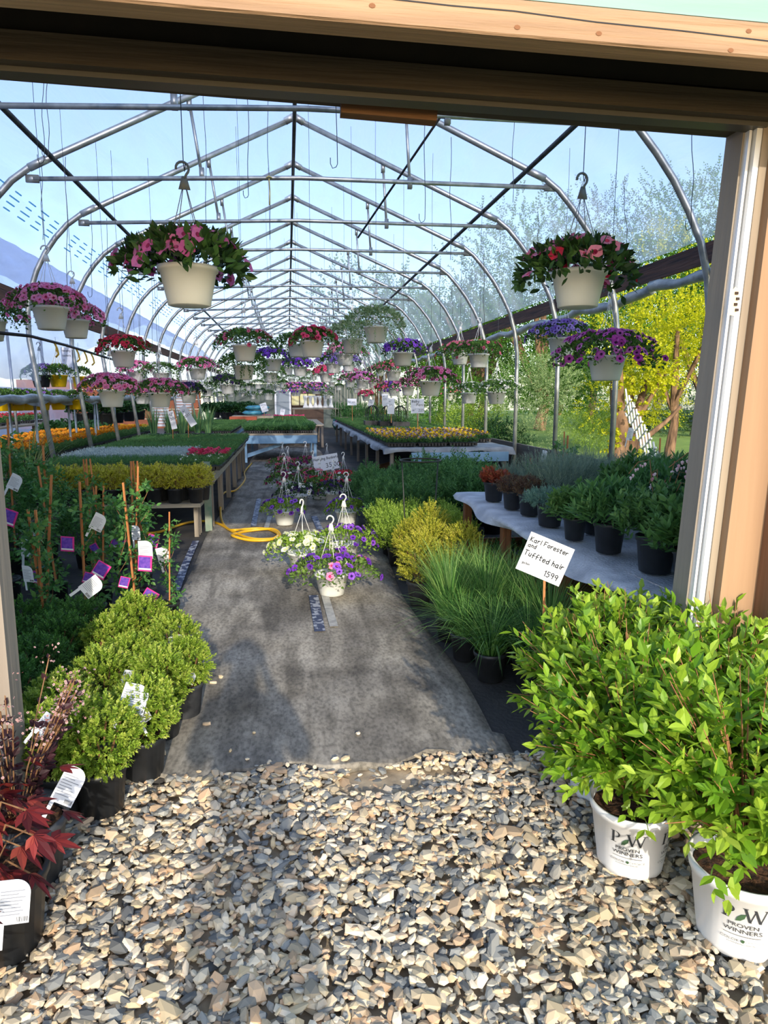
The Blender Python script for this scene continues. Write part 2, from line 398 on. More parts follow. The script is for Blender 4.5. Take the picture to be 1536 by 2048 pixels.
# ================================================================== SETTING
# ground outside, gravel bed, house floor
def dirt_mat():
    m, nt, b = newmat('dusty_woven_ground_fabric')
    tc = nt.nodes.new('ShaderNodeTexCoord')
    def noise(s, d, st=(1, 1, 1), dist=0):
        mp = nt.nodes.new('ShaderNodeMapping'); mp.inputs['Scale'].default_value = st
        n = nt.nodes.new('ShaderNodeTexNoise'); n.inputs['Scale'].default_value = s; n.inputs['Detail'].default_value = d; n.inputs['Distortion'].default_value = dist
        nt.links.new(tc.outputs['Object'], mp.inputs[0]); nt.links.new(mp.outputs[0], n.inputs['Vector']); return n.outputs['Fac']
    def ramp(f, lo, hi, c1, c2):
        r = nt.nodes.new('ShaderNodeValToRGB'); r.color_ramp.elements[0].position = lo; r.color_ramp.elements[1].position = hi
        r.color_ramp.elements[0].color = lin(c1); r.color_ramp.elements[1].color = lin(c2); nt.links.new(f, r.inputs[0]); return r.outputs[0]
    def mix(f, a, b_, mode='MIX'):
        x = nt.nodes.new('ShaderNodeMix'); x.data_type = 'RGBA'; x.blend_type = mode
        if isinstance(f, float): x.inputs[0].default_value = f
        else: nt.links.new(f, x.inputs[0])
        nt.links.new(a, x.inputs[6]); nt.links.new(b_, x.inputs[7]); return x.outputs[2]
    dust = ramp(noise(1.5, 9, (1, .7, 1), .8), .40, .58, '4e4c4a', 'b8b1a3')
    brown = ramp(noise(2.3, 6), .3, .7, '857a66', 'bab2a4')
    c = mix(noise(1.1, 4), dust, brown)
    streak = ramp(noise(2.6, 8, (3.2, .55, 1), .6), .36, .58, '77736c', 'ffffff')
    c = mix(.55, c, streak, 'MULTIPLY')
    fine = ramp(noise(60, 3, (1, .5, 1)), .3, .6, 'a8a8a8', 'ffffff')
    c = mix(.8, c, fine, 'MULTIPLY')
    nt.links.new(c, b.inputs['Base Color']); b.inputs['Roughness'].default_value = .85
    bp = nt.nodes.new('ShaderNodeBump'); bp.inputs['Strength'].default_value = .5; bp.inputs['Distance'].default_value = .012
    nt.links.new(noise(5, 8, (2.5, .6, 1)), bp.inputs['Height']); nt.links.new(bp.outputs[0], b.inputs['Normal'])
    return m
RUNNER = dirt_mat()
BASEF = M('dark_ground_fabric', '232427', .75, '45413c', 2.2, bump=.3, bscale=40, detail=8)
mb = MB(); mb.box((0, 21.1, -.02), (7.4, 36.6, .03))
struct('floor', mb, BASEF)
# worn runner down the aisle with a ragged front hem and slight waves
mb = MB(); ny, nx = 260, 26; v = []
for i in range(ny):
    t = i / (ny - 1); Y = 2.80 + 34 * t ** 1.6
    for j in range(nx):
        s = j / (nx - 1)
        xl = -.95 + .03 * math.sin(Y * 1.3); xr = .93 + .035 * math.sin(Y * 1.9 + 1) + (.05 if Y < 3 else 0)
        yy = Y + (.035 * math.sin(s * 17) + .02 * math.sin(s * 41)) * max(0, 1 - (Y - 2.8) / .5)
        z = .004 + .0035 * math.sin(s * 23 + math.sin(Y * .7)) + .003 * math.sin(Y * 5 + s * 3) * math.sin(s * 9)
        if i == 0: z = -.03
        if i in (1, 2): z += .006 * math.sin(s * 33)
        v.append((xl + (xr - xl) * s, yy, z + .004))
f = [(i * nx + j, i * nx + j + 1, (i + 1) * nx + j + 1, (i + 1) * nx + j) for i in range(ny - 1) for j in range(nx - 1)]
mb.add(v, f); rn = mb.build('floor_runner', RUNNER, smooth=True, label='worn grey fabric runner laid down the middle aisle', cat='ground cloth')
rn.modifiers.new('s', 'SOLIDIFY').thickness = .002
# bare ground under the gravel, and the lawn
mb = MB(); mb.box((0, -1.2, -.06), (14, 8.0, .06)); struct('floor', mb, M('bare_earth', 'ad9c82', .95, '857660', 12, bump=.6))
LAWN = M('mown_grass', '6f9133', .9, '93a950', 1.1, bump=.9, bscale=90, stretch=(1, 2.6, 1), detail=9, lo=.3, hi=.7)
mb = MB(); mb.box((3.71 + 33, 40, -.05), (66, 90, .06)); struct('floor', mb, LAWN)
mb = MB(); mb.box((-3.71 - 20, 21, -.03), (40, 46, .05)); struct('floor', mb, M('grey_ground_sheet', '4b4a46', .9, '6a675f', 2))

# gravel: thousands of angular stones, one heap nobody could count
ICO = []
_p = (1 + 5 ** .5) / 2
for a, b in ((1, _p), (-1, _p), (1, -_p), (-1, -_p)): ICO += [(0, a, b), (a, b, 0), (b, 0, a)]
ICO = np.array(ICO, float); ICO /= np.linalg.norm(ICO[0])
import bmesh as _bm
_b = _bm.new(); [_b.verts.new(x) for x in ICO]; _bm.ops.convex_hull(_b, input=_b.verts); _b.verts.ensure_lookup_table(); _b.verts.index_update()
ICV = np.array([x.co[:] for x in _b.verts]); ICF = [tuple(q.index for q in fc.verts) for fc in _b.faces]; _b.free()
STONE = LM('mixed_crushed_stone', ['5b5c5b', '7b7c7a', '9a9a94', '8c887f', 'b0a084', 'ccb792', 'd8c5a6', 'e2d3b8', 'd0ac88', 'a18d74', 'e4d6be', 'bfb197'], 0, .8, .25)
def stones(mb, org, size, flat=.55):
    N = len(org)
    for k in range(14):
        idx = np.arange(k, N, 14); n = len(idx)
        if not n: continue
        tv = ICV * RG.uniform(.62, 1.1, (12, 1)); tv[:, 2] = np.clip(tv[:, 2], -.62, RG.uniform(.35, .75))
        tv[:, 0] = np.clip(tv[:, 0], -RG.uniform(.5, 1), RG.uniform(.5, 1))
        th = RG.uniform(0, 2 * PI, n); ct, st = np.cos(th), np.sin(th)
        nrm = unit(np.stack([RG.normal(0, .28, n), RG.normal(0, .28, n), np.ones(n)], 1))
        a = np.stack([ct, st, 0 * ct], 1); a = unit(a - nrm * (a * nrm).sum(1)[:, None]); b = np.cross(nrm, a)
        s = size[idx][:, None]
        mb.inst(tv, ICF, org[idx], a * s * RG.uniform(1.0, 1.5, (n, 1)), b * s * RG.uniform(.55, .95, (n, 1)), nrm * s * RG.uniform(flat * .7, flat * 1.2, (n, 1)), 0, RG.uniform(0, 1, n))
mb = MB()
N = 26000
pt = np.stack([RG.uniform(-1.9, 2.6, N), RG.uniform(.75, 2.88, N)], 1)
N2 = 11000
p2 = np.stack([RG.uniform(-5, 5, N2), RG.uniform(-1.2, 2.6, N2)], 1)
pt = np.concatenate([pt, p2])
hem = 2.80 + .035 * np.sin((pt[:, 0] + .95) / 1.9 * 17) + .02 * RG.normal(0, 1, len(pt))
pt = pt[pt[:, 1] < hem]
zz = RG.uniform(-.022, .006, len(pt)) + .012 * np.sin(pt[:, 0] * 5) * np.sin(pt[:, 1] * 4)
sz = np.clip(RG.lognormal(math.log(.0185), .34, len(pt)), .007, .04)
bare = (np.hypot((pt[:, 0] - .42) / .28, (pt[:, 1] - 2.66) / .10) < 1)   # the sandy bare patch by the hem
zz[bare] -= .03
stones(mb, np.stack([pt[:, 0], pt[:, 1], zz + .004], 1), sz)
mb.build('gravel', STONE, label='loose tan and grey crushed stone gravel before the doorway', cat='gravel', kind='stuff')

# stray stones on the runner: things of their own
STR = [(427, 1366, .020), (441, 1355, .018), (413, 1449, .022), (508, 1466, .016), (716, 1468, .019), (325, 1504, .03), (461, 1502, .017), (672, 1520, .026), (691, 1519, .026), (494, 1519, .016), (872, 1522, .018), (921, 1529, .022), (322, 1526, .024)]
LOC = ['left of the two beside the box shrubs', 'right of the two beside the box shrubs', 'reddish flat one near the left hem', 'pale one left of the dark seam', 'small one alone in the middle', 'long one at the left front corner', 'upright one near the left seam', 'left of the pair on the front hem', 'right of the pair on the front hem', 'small one on the hem by the dark seam', 'thin one on the right of the hem', 'tan one at the right of the hem', 'stacked one at the left front corner']
for (x, y, s), lb in zip(STR, LOC):
    mb = MB(); p = gz(x, y, .012); stones(mb, np.array([[0, 0, s * .4]]), np.array([s]), .6)
    mb.T = [np.full(len(t), random.uniform(.45, .8)) for t in mb.T]
    mb.build('stone', STONE, loc=(p[0], p[1], .008), label='stray stone on the runner, ' + lb, cat='stone', group='stray stones on the runner')

# ------------------------------------------------------------------ hoops
CX = .25
def hoop_path():
    rt = [(.17, 5.22), (2.95, 4.05), (3.12, 3.93), (3.3, 3.74), (3.48, 3.52), (3.64, 3.27), (3.78, 3.0), (3.87, 2.7), (3.92, 2.35), (3.93, 1.8), (3.93, 0)]
    lf = [(.17, 5.22), (-2.58, 3.93), (-2.76, 3.80), (-2.92, 3.63), (-3.06, 3.44), (-3.18, 3.22), (-3.27, 2.98), (-3.33, 2.7), (-3.34, 2.35), (-3.28, 1.8), (-3.05, 0)]
    return lf, rt
LF, RT = hoop_path()
HY = [2.47 + 1.83 * k for k in range(20)]
def hoop(i):
    o = thing('greenhouse_hoop', '', 'greenhouse hoop')
    for nm, P in (('left_pipe', LF), ('right_pipe', RT)):
        mb = MB(); P2 = [(x, 0, z) for x, z in P]; mb.tube(P2, .034, 10); mb.tube([P2[1], (P2[1][0] * .93, 0, P2[1][2] + (.09 if nm[0] == 'l' else .08))], .04, 10)
        mb.tube([(P[0][0], 0, 5.24), (P[0][0] * 1 + (.12 if nm[0] == 'r' else -.12), 0, 5.17)], .045, 10)
        mb.build('hoop_pipe', STEEL, o, True)
    mb = MB(); mb.tube([(-2.55, .02, 3.83), (.2, .02, 3.93 + .02), (3.02, .02, 3.96)], .024, 8)
    mb.box((-2.56, .02, 3.83), (.13, .03, .075)); mb.box((3.02, .02, 3.96), (.13, .03, .075))
    mb.build('cross_tie', STEEL, o, True)
    for sx, tx in ((-.95, -.85), (1.35, 1.40)):
        zt = 5.22 - (sx - .17) * .42 if sx > 0 else 5.22 + (sx - .17) * .47
        mb = MB(); mb.tube([(sx, .03, zt - .03), (tx, .03, 3.93)], .017, 8); mb.box((tx, .03, 3.95), (.05, .05, .12)); mb.box((sx, .03, zt - .06), (.05, .05, .12))
        mb.build('tie_strut', STEEL, o, True)
    return o
HM = Maker(hoop)
for k, Y in enumerate(HY):
    HM.put((0, Y, 0), 0, 'galvanised pipe roof hoop with cross tie, %s hoop back from the doorway' % nth(k), 'galvanised roof hoops')
def bar(name, pts, r, m, label, cat, group=None, seg=8):
    mb = MB(); mb.tube(pts, r, seg); return mb.build(name, m, None, True, label=label, cat=cat, group=group)
bar('ridge_purlin', [(.17, 2.5, 5.16), (.17, 37.3, 5.16)], .026, DSTEEL, 'dark pipe purlin running along the roof ridge', 'roof purlin', 'roof purlins')
bar('roof_purlin', [(-2.35, 2.5, 4.02), (-2.25, 37.3, 4.06)], .026, DSTEEL, 'dark pipe purlin along the left roof slope', 'roof purlin', 'roof purlins')
bar('roof_purlin', [(2.75, 2.5, 4.12), (2.62, 37.3, 4.14)], .026, DSTEEL, 'dark pipe purlin along the right roof slope', 'roof purlin', 'roof purlins')
a = gy(880, 235, 7.4); b = gy(716, 475, 9.6)
bar('roof_brace', [tuple(a), tuple(b)], .013, M('black_rod', '16171a', .5), 'thin black diagonal brace rod hanging under the right roof slope', 'brace rod')

# ------------------------------------------------------------------ film roofs
def film_roof(x0, y0, y1, flip=False, name='ceiling', lo=2.95):
    mb = MB(); prof = [(x, z) for x, z in LF[::-1] if z > lo - .1] + [(x, z) for x, z in RT[1:] if z > lo - .1]
    prof = [(x + (.04 if x > 0 else -.04), z + .035) for x, z in prof]
    pp = []
    for a, b in zip(prof, prof[1:]):
        n = max(1, int(math.hypot(b[0] - a[0], b[1] - a[1]) / .25))
        pp += [(a[0] + (b[0] - a[0]) * k / n, a[1] + (b[1] - a[1]) * k / n) for k in range(n)]
    pp.append(prof[-1]); m = len(pp); ys = np.arange(y0, y1 + .01, .18); v = []
    for y in ys:
        for j, (x, z) in enumerate(pp):
            side = max(0, (abs(x) - 2.0)) / 2
            wz = .018 * math.sin(y * 3.43 * 1.0) * 0 + side * .02 * math.sin(y * 7 + x * 9 + z * 6)
            v.append((x + x0 + wz, y, z + .5 * wz))
    f = [(i * m + j, i * m + j + 1, (i + 1) * m + j + 1, (i + 1) * m + j) for i in range(len(ys) - 1) for j in range(m - 1)]
    mb.add(v, f); return struct(name, mb, FILM, True)
film_roof(0, 2.6, 37.4)
film_roof(-7.4, 4.0, 37.4, lo=.3)
PRINT = LM('pale_blue_film_print', ['a9dcf2', 'b9e4f6'], .9)
mb = MB()
for k in range(70):
    y = 4.6 + k * .42
    if k % 7 == 6: continue
    for q in range(4):
        x = -2.98 + .045 * q; mb.box((x, y, 3.62 + .055 * q), (.012, .16 + .05 * ((k + q) % 3), .012), rx=0)
mb.build('film_print', PRINT, label='faint pale blue maker print running along the left roof film', cat='printed marks', kind='stuff')
# far gable
mb = MB()
P = [(x, z) for x, z in LF[::-1]] + RT[1:]; n = len(P)
mb.add([(x, 37.4, z) for x, z in P if z > 2.2], [tuple(range(len([1 for x, z in P if z > 2.2])))])
struct('wall_far', mb, FILM)
PANEL = M('grey_green_panel', '6c7468', .8, '5c6459', 3)
mb = MB()
for x0, x1 in ((-3.3, -1.15), (1.9, 3.9)): mb.box(((x0 + x1) / 2, 37.3, 1.15), (x1 - x0, .08, 2.3))
mb.box((-.65, 37.3, 1.15), (1.0, .08, 2.3)); mb.box((.9, 37.32, 2.05), (2.1, .06, .5))
struct('wall_far', mb, PANEL)
mb = MB(); mb.box((.9, 37.32, .9), (2.0, .06, 1.8)); struct('wall_far', mb, M('brown_back_wall', '5a4636', .8, '4a382b', 3))
o = thing('window_1', None, None, (.85, 37.2, 1.5)); o['kind'] = 'structure'
mb = MB(); mb.box((0, 0, 0), (1.3, .03, .62)); mb.build('pane', M('sunlit_window_pane', 'd9d08a', .3, 'f2ebb8', 3), o)
mb = MB()
for x in (-.65, -.22, .22, .65): mb.box((x, -.03, 0), (.05, .05, .7))
for z in (-.33, .33): mb.box((0, -.03, z), (1.35, .05, .06))
mb.build('window_frame', M('brown_window_frame', '4d3a2c', .7), o)
o = thing('door_1', None, None, (-.25, 36.9, 0)); o['kind'] = 'structure'
mb = MB(); mb.box((0, 0, 1.0), (.7, .03, 1.9)); mb.build('door_glass', M('grey_door_glass', '8d9aa0', .2), o)
mb = MB()
for x in (-.38, .38): mb.box((x, 0, 1.0), (.09, .06, 2.05))
for z in (.08, 2.0): mb.box((0, 0, z), (.8, .06, .1))
mb.build('door_frame', M('white_door_frame', 'e8e9e6', .5), o)
mb = MB(); mb.box((-3.65, 37.4, 0.9), (.1, .2, 1.8)); mb.box((-10.9, 20, 1.0), (.08, 36, 2.0)); struct('wall_left', mb, FILM)
mb = MB()
for k in range(5): mb.box((-9, 37.3, .25 + k * .5), (9, .06, .48))
struct('wall_left', mb, M('rust_brown_end_wall', '9b5a38', .85, '7e4a30', 2))

# ------------------------------------------------------------------ eave boards and rolled curtains
OLDW = wood('weathered_brown_timber', '2e1710', '6b4532', axis='Y', scale=4)
for k, (x, y0, y1, z, nm, lb) in enumerate(((3.98, 3.6, 37.3, 2.95, 'trim_right', ''), (-3.40, 3.6, 37.3, 2.86, 'trim_left', ''))):
    mb = MB(); mb.box((x, (y0 + y1) / 2, z), (.045, y1 - y0, .19)); struct(nm, mb, OLDW)
ROLL = M('grey_rolled_plastic', 'aeb4b4', .35, '7c8284', 7, bump=.7, bscale=12, stretch=(1, .6, 1))
ROLLD = M('dusty_grey_tarp', '9da2a6', .6, '74787c', 4, bump=.6, bscale=9)
def roll(name, x, z, y0, y1, r, label, sag=.05):
    mb = MB(); n = int((y1 - y0) / .15); pts = []; rr = []
    for i in range(n + 1):
        y = y0 + (y1 - y0) * i / n; pts.append((x + .012 * math.sin(y * 3.1), y, z - sag * abs(math.sin(y * 1.7)) + .01 * math.sin(y * 9))); rr.append(r * (1 + .22 * math.sin(y * 6.3) * math.sin(y * 2.1)))
    mb.tube(pts, np.array(rr), 12); return mb.build(name, ROLL, None, True, label=label, cat='curtain')
roll('rolled_curtain', 3.97, 2.80, 3.7, 7.3, .055, 'rolled clear plastic side curtain, front length by the doorway')
roll('rolled_curtain', 4.0, 2.78, 7.35, 30, .055, 'rolled grey plastic side curtain along the right eave', .06)
# baseboards along both sides
GREYW = wood('weathered_grey_timber', '5f5a52', '8f8a80', axis='Y', scale=4)
mb = MB(); mb.box((4.02, 20, .40), (.05, 34, .8)); struct('baseboard_right', mb, M('dark_side_board', '4f4b45', .8, '6b665e', 3, stretch=(1, .3, 4)))
mb = MB(); mb.box((-3.12, 23, .62), (.04, 29, .14)); struct('baseboard_left', mb, GREYW)

# ================================================================== FRONT WALL AND DOORWAY
DY = 2.4
BEAMW = wood('sawn_fir_beam', '866a50', 'ab8a6a', axis='X', scale=3.2, bump=.5)
POSTW = wood('tan_painted_post', '8f7055', '9f7f61', axis='Z', scale=2, bump=.15)
TAUPE = wood('taupe_painted_jamb', '857b70', '91877a', axis='Z', scale=2, bump=.15)
TEAL = M('pale_teal_siding', '7c9a94', .7, '8caaa2', 3, stretch=(.4, 1, 6), bump=.2)
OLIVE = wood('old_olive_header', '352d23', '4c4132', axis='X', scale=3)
DARKW = wood('dark_stained_timber', '3d2d22', '5d4533', axis='X', scale=4)
def sbeam(mb, xl, xr, y0, y1, zl0, zl1, zr0, zr1, mi=0):
    """board across the front whose ends may sit at different heights"""
    mb.hexa([(xl, y0, zl0), (xr, y0, zr0), (xr, y0, zr1), (xl, y0, zl1), (xl, y1, zl0), (xr, y1, zr0), (xr, y1, zr1), (xl, y1, zl1)], mi)
# big front beam: sun lit face, split along its length
b_ = thing('front_beam', 'sunlit sawn wooden beam crossing over the doorway, split along its grain', 'beam')
mb = MB(); mb.hexa([(-4.5, 1.95, 2.615), (4.6, 1.95, 2.505), (4.6, 1.95, 2.60), (-4.5, 1.95, 2.70), (-4.5, 2.05, 2.625), (4.6, 2.05, 2.515), (4.6, 2.05, 2.62), (-4.5, 2.05, 2.72)])
bo = mb.build('beam', BEAMW, b_); bo.modifiers.new('b', 'BEVEL').width = .006
mb = MB(); pz = [(.1, 2.625), (.45, 2.615), (.62, 2.614), (.85, 2.603), (1.1, 2.598), (1.4, 2.588), (1.9, 2.582)]
for (x0, z0), (x1, z1) in zip(pz, pz[1:]): mb.add([(x0, 1.9488, z0 - .0022), (x1, 1.9488, z1 - .0022), (x1, 1.9488, z1 + .0012), (x0, 1.9488, z0 + .0012)], [(0, 1, 2, 3)])
mb.build('split', INK, b_, label='dark split along the beam')
mb = MB()
for x, z in ((.24, 2.60), (.86, 2.575), (1.25, 2.558), (-.2, 2.61), (1.3, 2.61), (.63, 2.575)):
    mb.add([(x + .009 * math.cos(t), 1.9487, z + .006 * math.sin(t)) for t in np.arange(8) * PI / 4], [tuple(range(8))])
mb.build('knot', M('wood_knot', '7d5232', .8), b_)
# soffit recess between beam and header, its shade painted near-black; siding above
mb = MB(); mb.box((0, 2.26, 2.74), (9.2, .32, .04)); struct('ceiling', mb, M('shade_black_soffit', '121113', .9, '1b1819', 5))
mb = MB(); sbeam(mb, -4.5, 4.6, 1.975, 2.02, 2.713, 4.6, 2.614, 4.6)
struct('wall_front', mb, TEAL)
mb = MB()
gp = [(-4.4, 2.7), (4.6, 2.7), (4.6, 3.4), (4.15, 4.1), (.2, 5.6), (-3.9, 4.1), (-4.4, 3.4)]
mb.add([(x, 2.39, z) for x, z in gp] + [(x, 2.425, z) for x, z in gp], [tuple(range(7)), tuple(range(7, 14))[::-1]] + [(j, 7 + j, 7 + (j + 1) % 7, (j + 1) % 7) for j in range(7)])
struct('wall_front', mb, TEAL)
# header boards over the opening
o = thing('header', 'shaded old wooden header board above the doorway opening', 'header')
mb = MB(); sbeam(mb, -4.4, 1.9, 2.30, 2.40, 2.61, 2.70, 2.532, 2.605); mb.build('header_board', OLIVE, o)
mb = MB(); sbeam(mb, -4.4, 4.6, 2.33, 2.40, 2.69, 2.76, 2.60, 2.76); mb.build('recess_shade_board', M('shade_black_board', '1a1713', .85, '262019', 5), o)  # near-black board added to paint the shade of the recess
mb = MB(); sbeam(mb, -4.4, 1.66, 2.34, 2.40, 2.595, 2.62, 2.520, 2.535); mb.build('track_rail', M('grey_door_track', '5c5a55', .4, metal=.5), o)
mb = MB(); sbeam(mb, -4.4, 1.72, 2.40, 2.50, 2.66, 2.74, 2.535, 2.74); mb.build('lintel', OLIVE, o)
mb = MB(); mb.box((.68, 2.45, 2.5605), (.48, .10, .004), ry=.0206); mb.build('paint_patch', M('teal_paint_patch', '5d8f8c', .7), o, label='patch of teal paint on the underside')
pl = gy(682, 205, 2.45); pr_ = gy(874, 243, 2.45)
mb = MB(); mb.box(((pl[0] + pr_[0]) / 2, 2.47, 2.552), (pr_[0] - pl[0], .05, .055), ry=.03)
mb.build('wood_block', wood('orange_brown_block', '563823', '7a5636', axis='X', scale=3), label='short orange-brown wood block screwed under the header', cat='wood block')
# right jamb: taupe reveal, white metal track, post, trims
def vboard(mb, xb, xt, wd, y0, y1, z0, z1, mi=0):
    mb.hexa([(xb, y0, z0), (xb + wd, y0, z0), (xt + wd, y0, z1), (xt, y0, z1), (xb, y1, z0), (xb + wd, y1, z0), (xt + wd, y1, z1), (xt, y1, z1)], mi)
XB, XT = 1.487, 1.612     # the jamb leans a little, as in the photo
o = thing('door_2', None, None); o['kind'] = 'structure'
mb = MB(); vboard(mb, XB, XT, .13, 2.40, 2.50, 0, 2.55); mb.build('jamb', TAUPE, o)
mb = MB(); vboard(mb, XB + .010, XT + .006, .010, 2.375, 2.40, 0, 2.52); vboard(mb, XB + .026, XT + .020, .022, 2.355, 2.40, 0, 2.52)
mb.build('metal_track', M('white_metal_strip', 'e9e9ea', .3, metal=.2), o, label='white metal door track')
mb = MB(); vboard(mb, XB + .050, XT + .042, .03, 2.35, 2.42, 0, 2.54); mb.build('stop_board', wood('grey_stop_board', '8b7d6d', '9d8f7c', axis='Z', scale=2, bump=.15), o)
o = thing('trim_1', None, None); o['kind'] = 'structure'
mb = MB(); vboard(mb, XB + .082, XT + .072, .16, 2.31, 2.45, 0, 2.56)
po = mb.build('post', POSTW, o)
mb = MB(); c = gy(1471, 603, 2.31)
for k in range(4): mb.box((c[0] + .006 * (k % 2), 2.308, c[2] + .028 - k * .019), (.012, .006, .009))
mb.build('latch_hole', M('dark_screw_rust', '33241a', .6, metal=.4), o)
mb = MB(); q = [(-.022, -.045), (.012, -.05), (.016, .04), (0, .05), (-.016, .03)]
mb.add([(c[0] + x - .006, 2.3092, c[2] + z) for x, z in q], [tuple(range(5))]); mb.build('chipped_paint', M('bare_wood_chip', 'dcc5a6', .8), o)
# projecting side trim right of the post, with a chamfered board foot
mb = MB(); vboard(mb, XB + .235, XT + .20, .045, 2.22, 2.33, 0, 2.56)
vboard(mb, XB + .285 + .05, XT + .25, .05, 2.23, 2.40, 1.22, 2.56)
struct('trim_2', mb, wood('brown_side_trim', '6a4a36', '94694c', axis='Z', scale=2))
mb = MB(); mb.box((3.3, 2.44, 1.35), (3.0, .08, 2.7)); struct('wall_right', mb, TEAL)
mb = MB(); mb.box((3.3, 2.38, .74), (3.0, .05, .07)); struct('trim_3', mb, wood('dark_rail', '574b42', '6d5f53', axis='X', scale=3))
# left jamb and wall
o = thing('door_3', None, None); o['kind'] = 'structure'
mb = MB(); vboard(mb, -1.11, -1.10, .13, 2.40, 2.50, 0, 2.60); mb.build('jamb', TAUPE, o)
mb = MB(); vboard(mb, -1.05, -1.04, .03, 2.36, 2.40, 0, 2.58); mb.build('metal_track', M('white_metal_strip', 'e9e9ea', .3, metal=.2), o, label='white metal door track')
mb = MB(); mb.box((-2.85, 2.42, 1.35), (3.5, .05, 2.7)); struct('wall_left', mb, TEAL)
# ================================================================== PLANTS
LEAFG = LM('petunia_leaf', ['2c4a1c', '42682a', '5b8438', '75a04a'], .25)
LEAFL = LM('lime_petunia_leaf', ['4d6b1c', '6f9330', '8fb340', 'a9c653'], .35)
LEAFT = LM('trailing_silver_leaf', ['5f7c4c', '83a067', 'a8bd88', 'c3cfa6'], .3)
BOXL = LM('box_leaf', ['3c5a14', '638424', '8ba63a', 'adbd50', 'c0bc66'], .3, .4)
BOXD = LM('shade_box_leaf', ['28481a', '3c6629', '548438', '6c9a4a'], .25)  # box leaf for the shaded shrubs, shade put into darker greens
EUOL = LM('burning_bush_leaf', ['38661a', '5c8c20', '84aa30', 'a6c240', 'bdd058'], .38, .38, .4)
GOLDL = LM('golden_leaf', ['74802a', '9aa234', 'b9b83e', 'cdc650', 'b09a58'], .35)
VARL = LM('variegated_box_leaf', ['5b6624', '9aa230', 'cbc93c', 'e0dc66', '6e5c3d', 'dedc84'], .3)
LIMEL = LM('lime_leaf', ['5c7a22', '7f9c35', '9cb84a', 'b9cc66'], .35)
MIDL = LM('mid_green_leaf', ['2e5426', '446e36', '5f8848', '7fa25e'], .3)
FERNL = LM('ferny_leaf', ['2c542a', '426f3a', '5c8b4c', '7ca664'], .3)
GRASSL = LM('grass_blade', ['2e5524', '467634', '639648', '8ab65e', 'a6c46e'], .35)
BLUEG = LM('blue_green_leaf', ['47695c', '5c8172', '769a88', '8eac99'], .25)
LAVL = LM('lavender_leaf', ['53685a', '6b8170', '879b85', '9dac93'], .25)
SEDL = LM('brown_sedum_leaf', ['3c2a22', '5a4136', '705a44', '6b6a45'], .2)
REDL = LM('dark_red_leaf', ['2b0d12', '4a151a', '6e2022', '8c3330', 'a34a3a'], .3)
PURL = LM('purple_black_leaf', ['1c1016', '2c161e', '3d2028', '57303a'], .2)
BRONZ = LM('bronze_leaf', ['4d4a1e', '7a6a2d', '97813d', '6a7030'], .3)
DARKL = LM('deep_green_leaf', ['16301a', '1f4222', '2c5429', '3c6534'], .25)
SILV = LM('silver_leaf', ['7f9291', '9aacab', 'b3c2bf', 'cad4d0'], .2)
TWIG = M('brown_twig', '6b4a30', .8, '8d6844', 30)
TWIGR = M('reddish_twig', '8a5a3c', .7, 'a87450', 30)
BAMB = wood('brown_stake', '9a5a2e', 'c07f48', axis='Z', scale=6, bump=.2)
def PM(n, stops): return LM(n, stops, .28, .5, .3)
PETS = {
 'pink': (['e0689c', 'ee84b0', 'f79cc0', 'ea92c4'], 'c03a70'), 'purplepink': (['c45aa6', 'd672b8', 'e692cc', 'bc4f9c'], '8e2a6c'),
 'hotpink': (['e8386c', 'f0507c', 'f5648b', 'e0446f'], 'b01c48'), 'red': (['c01430', 'd8203e', 'e4344c', 'a80f28'], '5a0814'),
 'violet': (['6a2cae', '8240c6', '9a5ad6', '5a229c'], '34146a'), 'picotee': (['8e70c0', 'b096d6', '7a58b0', 'cab6e4'], '441a70'),
 'magenta': (['bc2f9c', 'd04fb0', 'e080cc', 'aa2890'], '44104a'), 'dark': (['2a1244', '3a1a5c', '1f0d34', '4a2470'], '120820'),
 'white': (['dfe0dc', 'eceae6', 'f4f3ee', 'd4d4d6'], 'b8b75a'), 'lilac': (['a07cc4', 'b492d2', '8a62b2', 'c8aede'], '5a2f80'),
 'cream': (['e8ecc8', 'f2f3dc', 'dfe4bb', 'f6f6ea'], 'c6cc6a'), 'salmon': (['e0607a', 'e87c90', 'd04a6c', 'ee98a4'], 'a82c4c'),
 'purplered': (['7a1f4e', 'a02a4c', '58206e', 'b83c5c'], '3a0a24')}
def pet_m(k): return [PM(k + '_petal', PETS[k][0]), M(k + '_flower_throat', PETS[k][1], .6)]
PR, PH = .145, .185
def basket_pot(mat=CREAM_PL, r=PR, h=PH, base=.72):
    mb = MB(); mb.lathe([(r * base * .9, .0), (r * base, .004), (r * (base + .02), .03), (r * (base + .035), .032), (r * .94, h * .88), (r * 1.0, h * .885), (r * 1.03, h), (r * .95, h), (r * .9, h * .85), (.001, h * .84)], 28); return mb
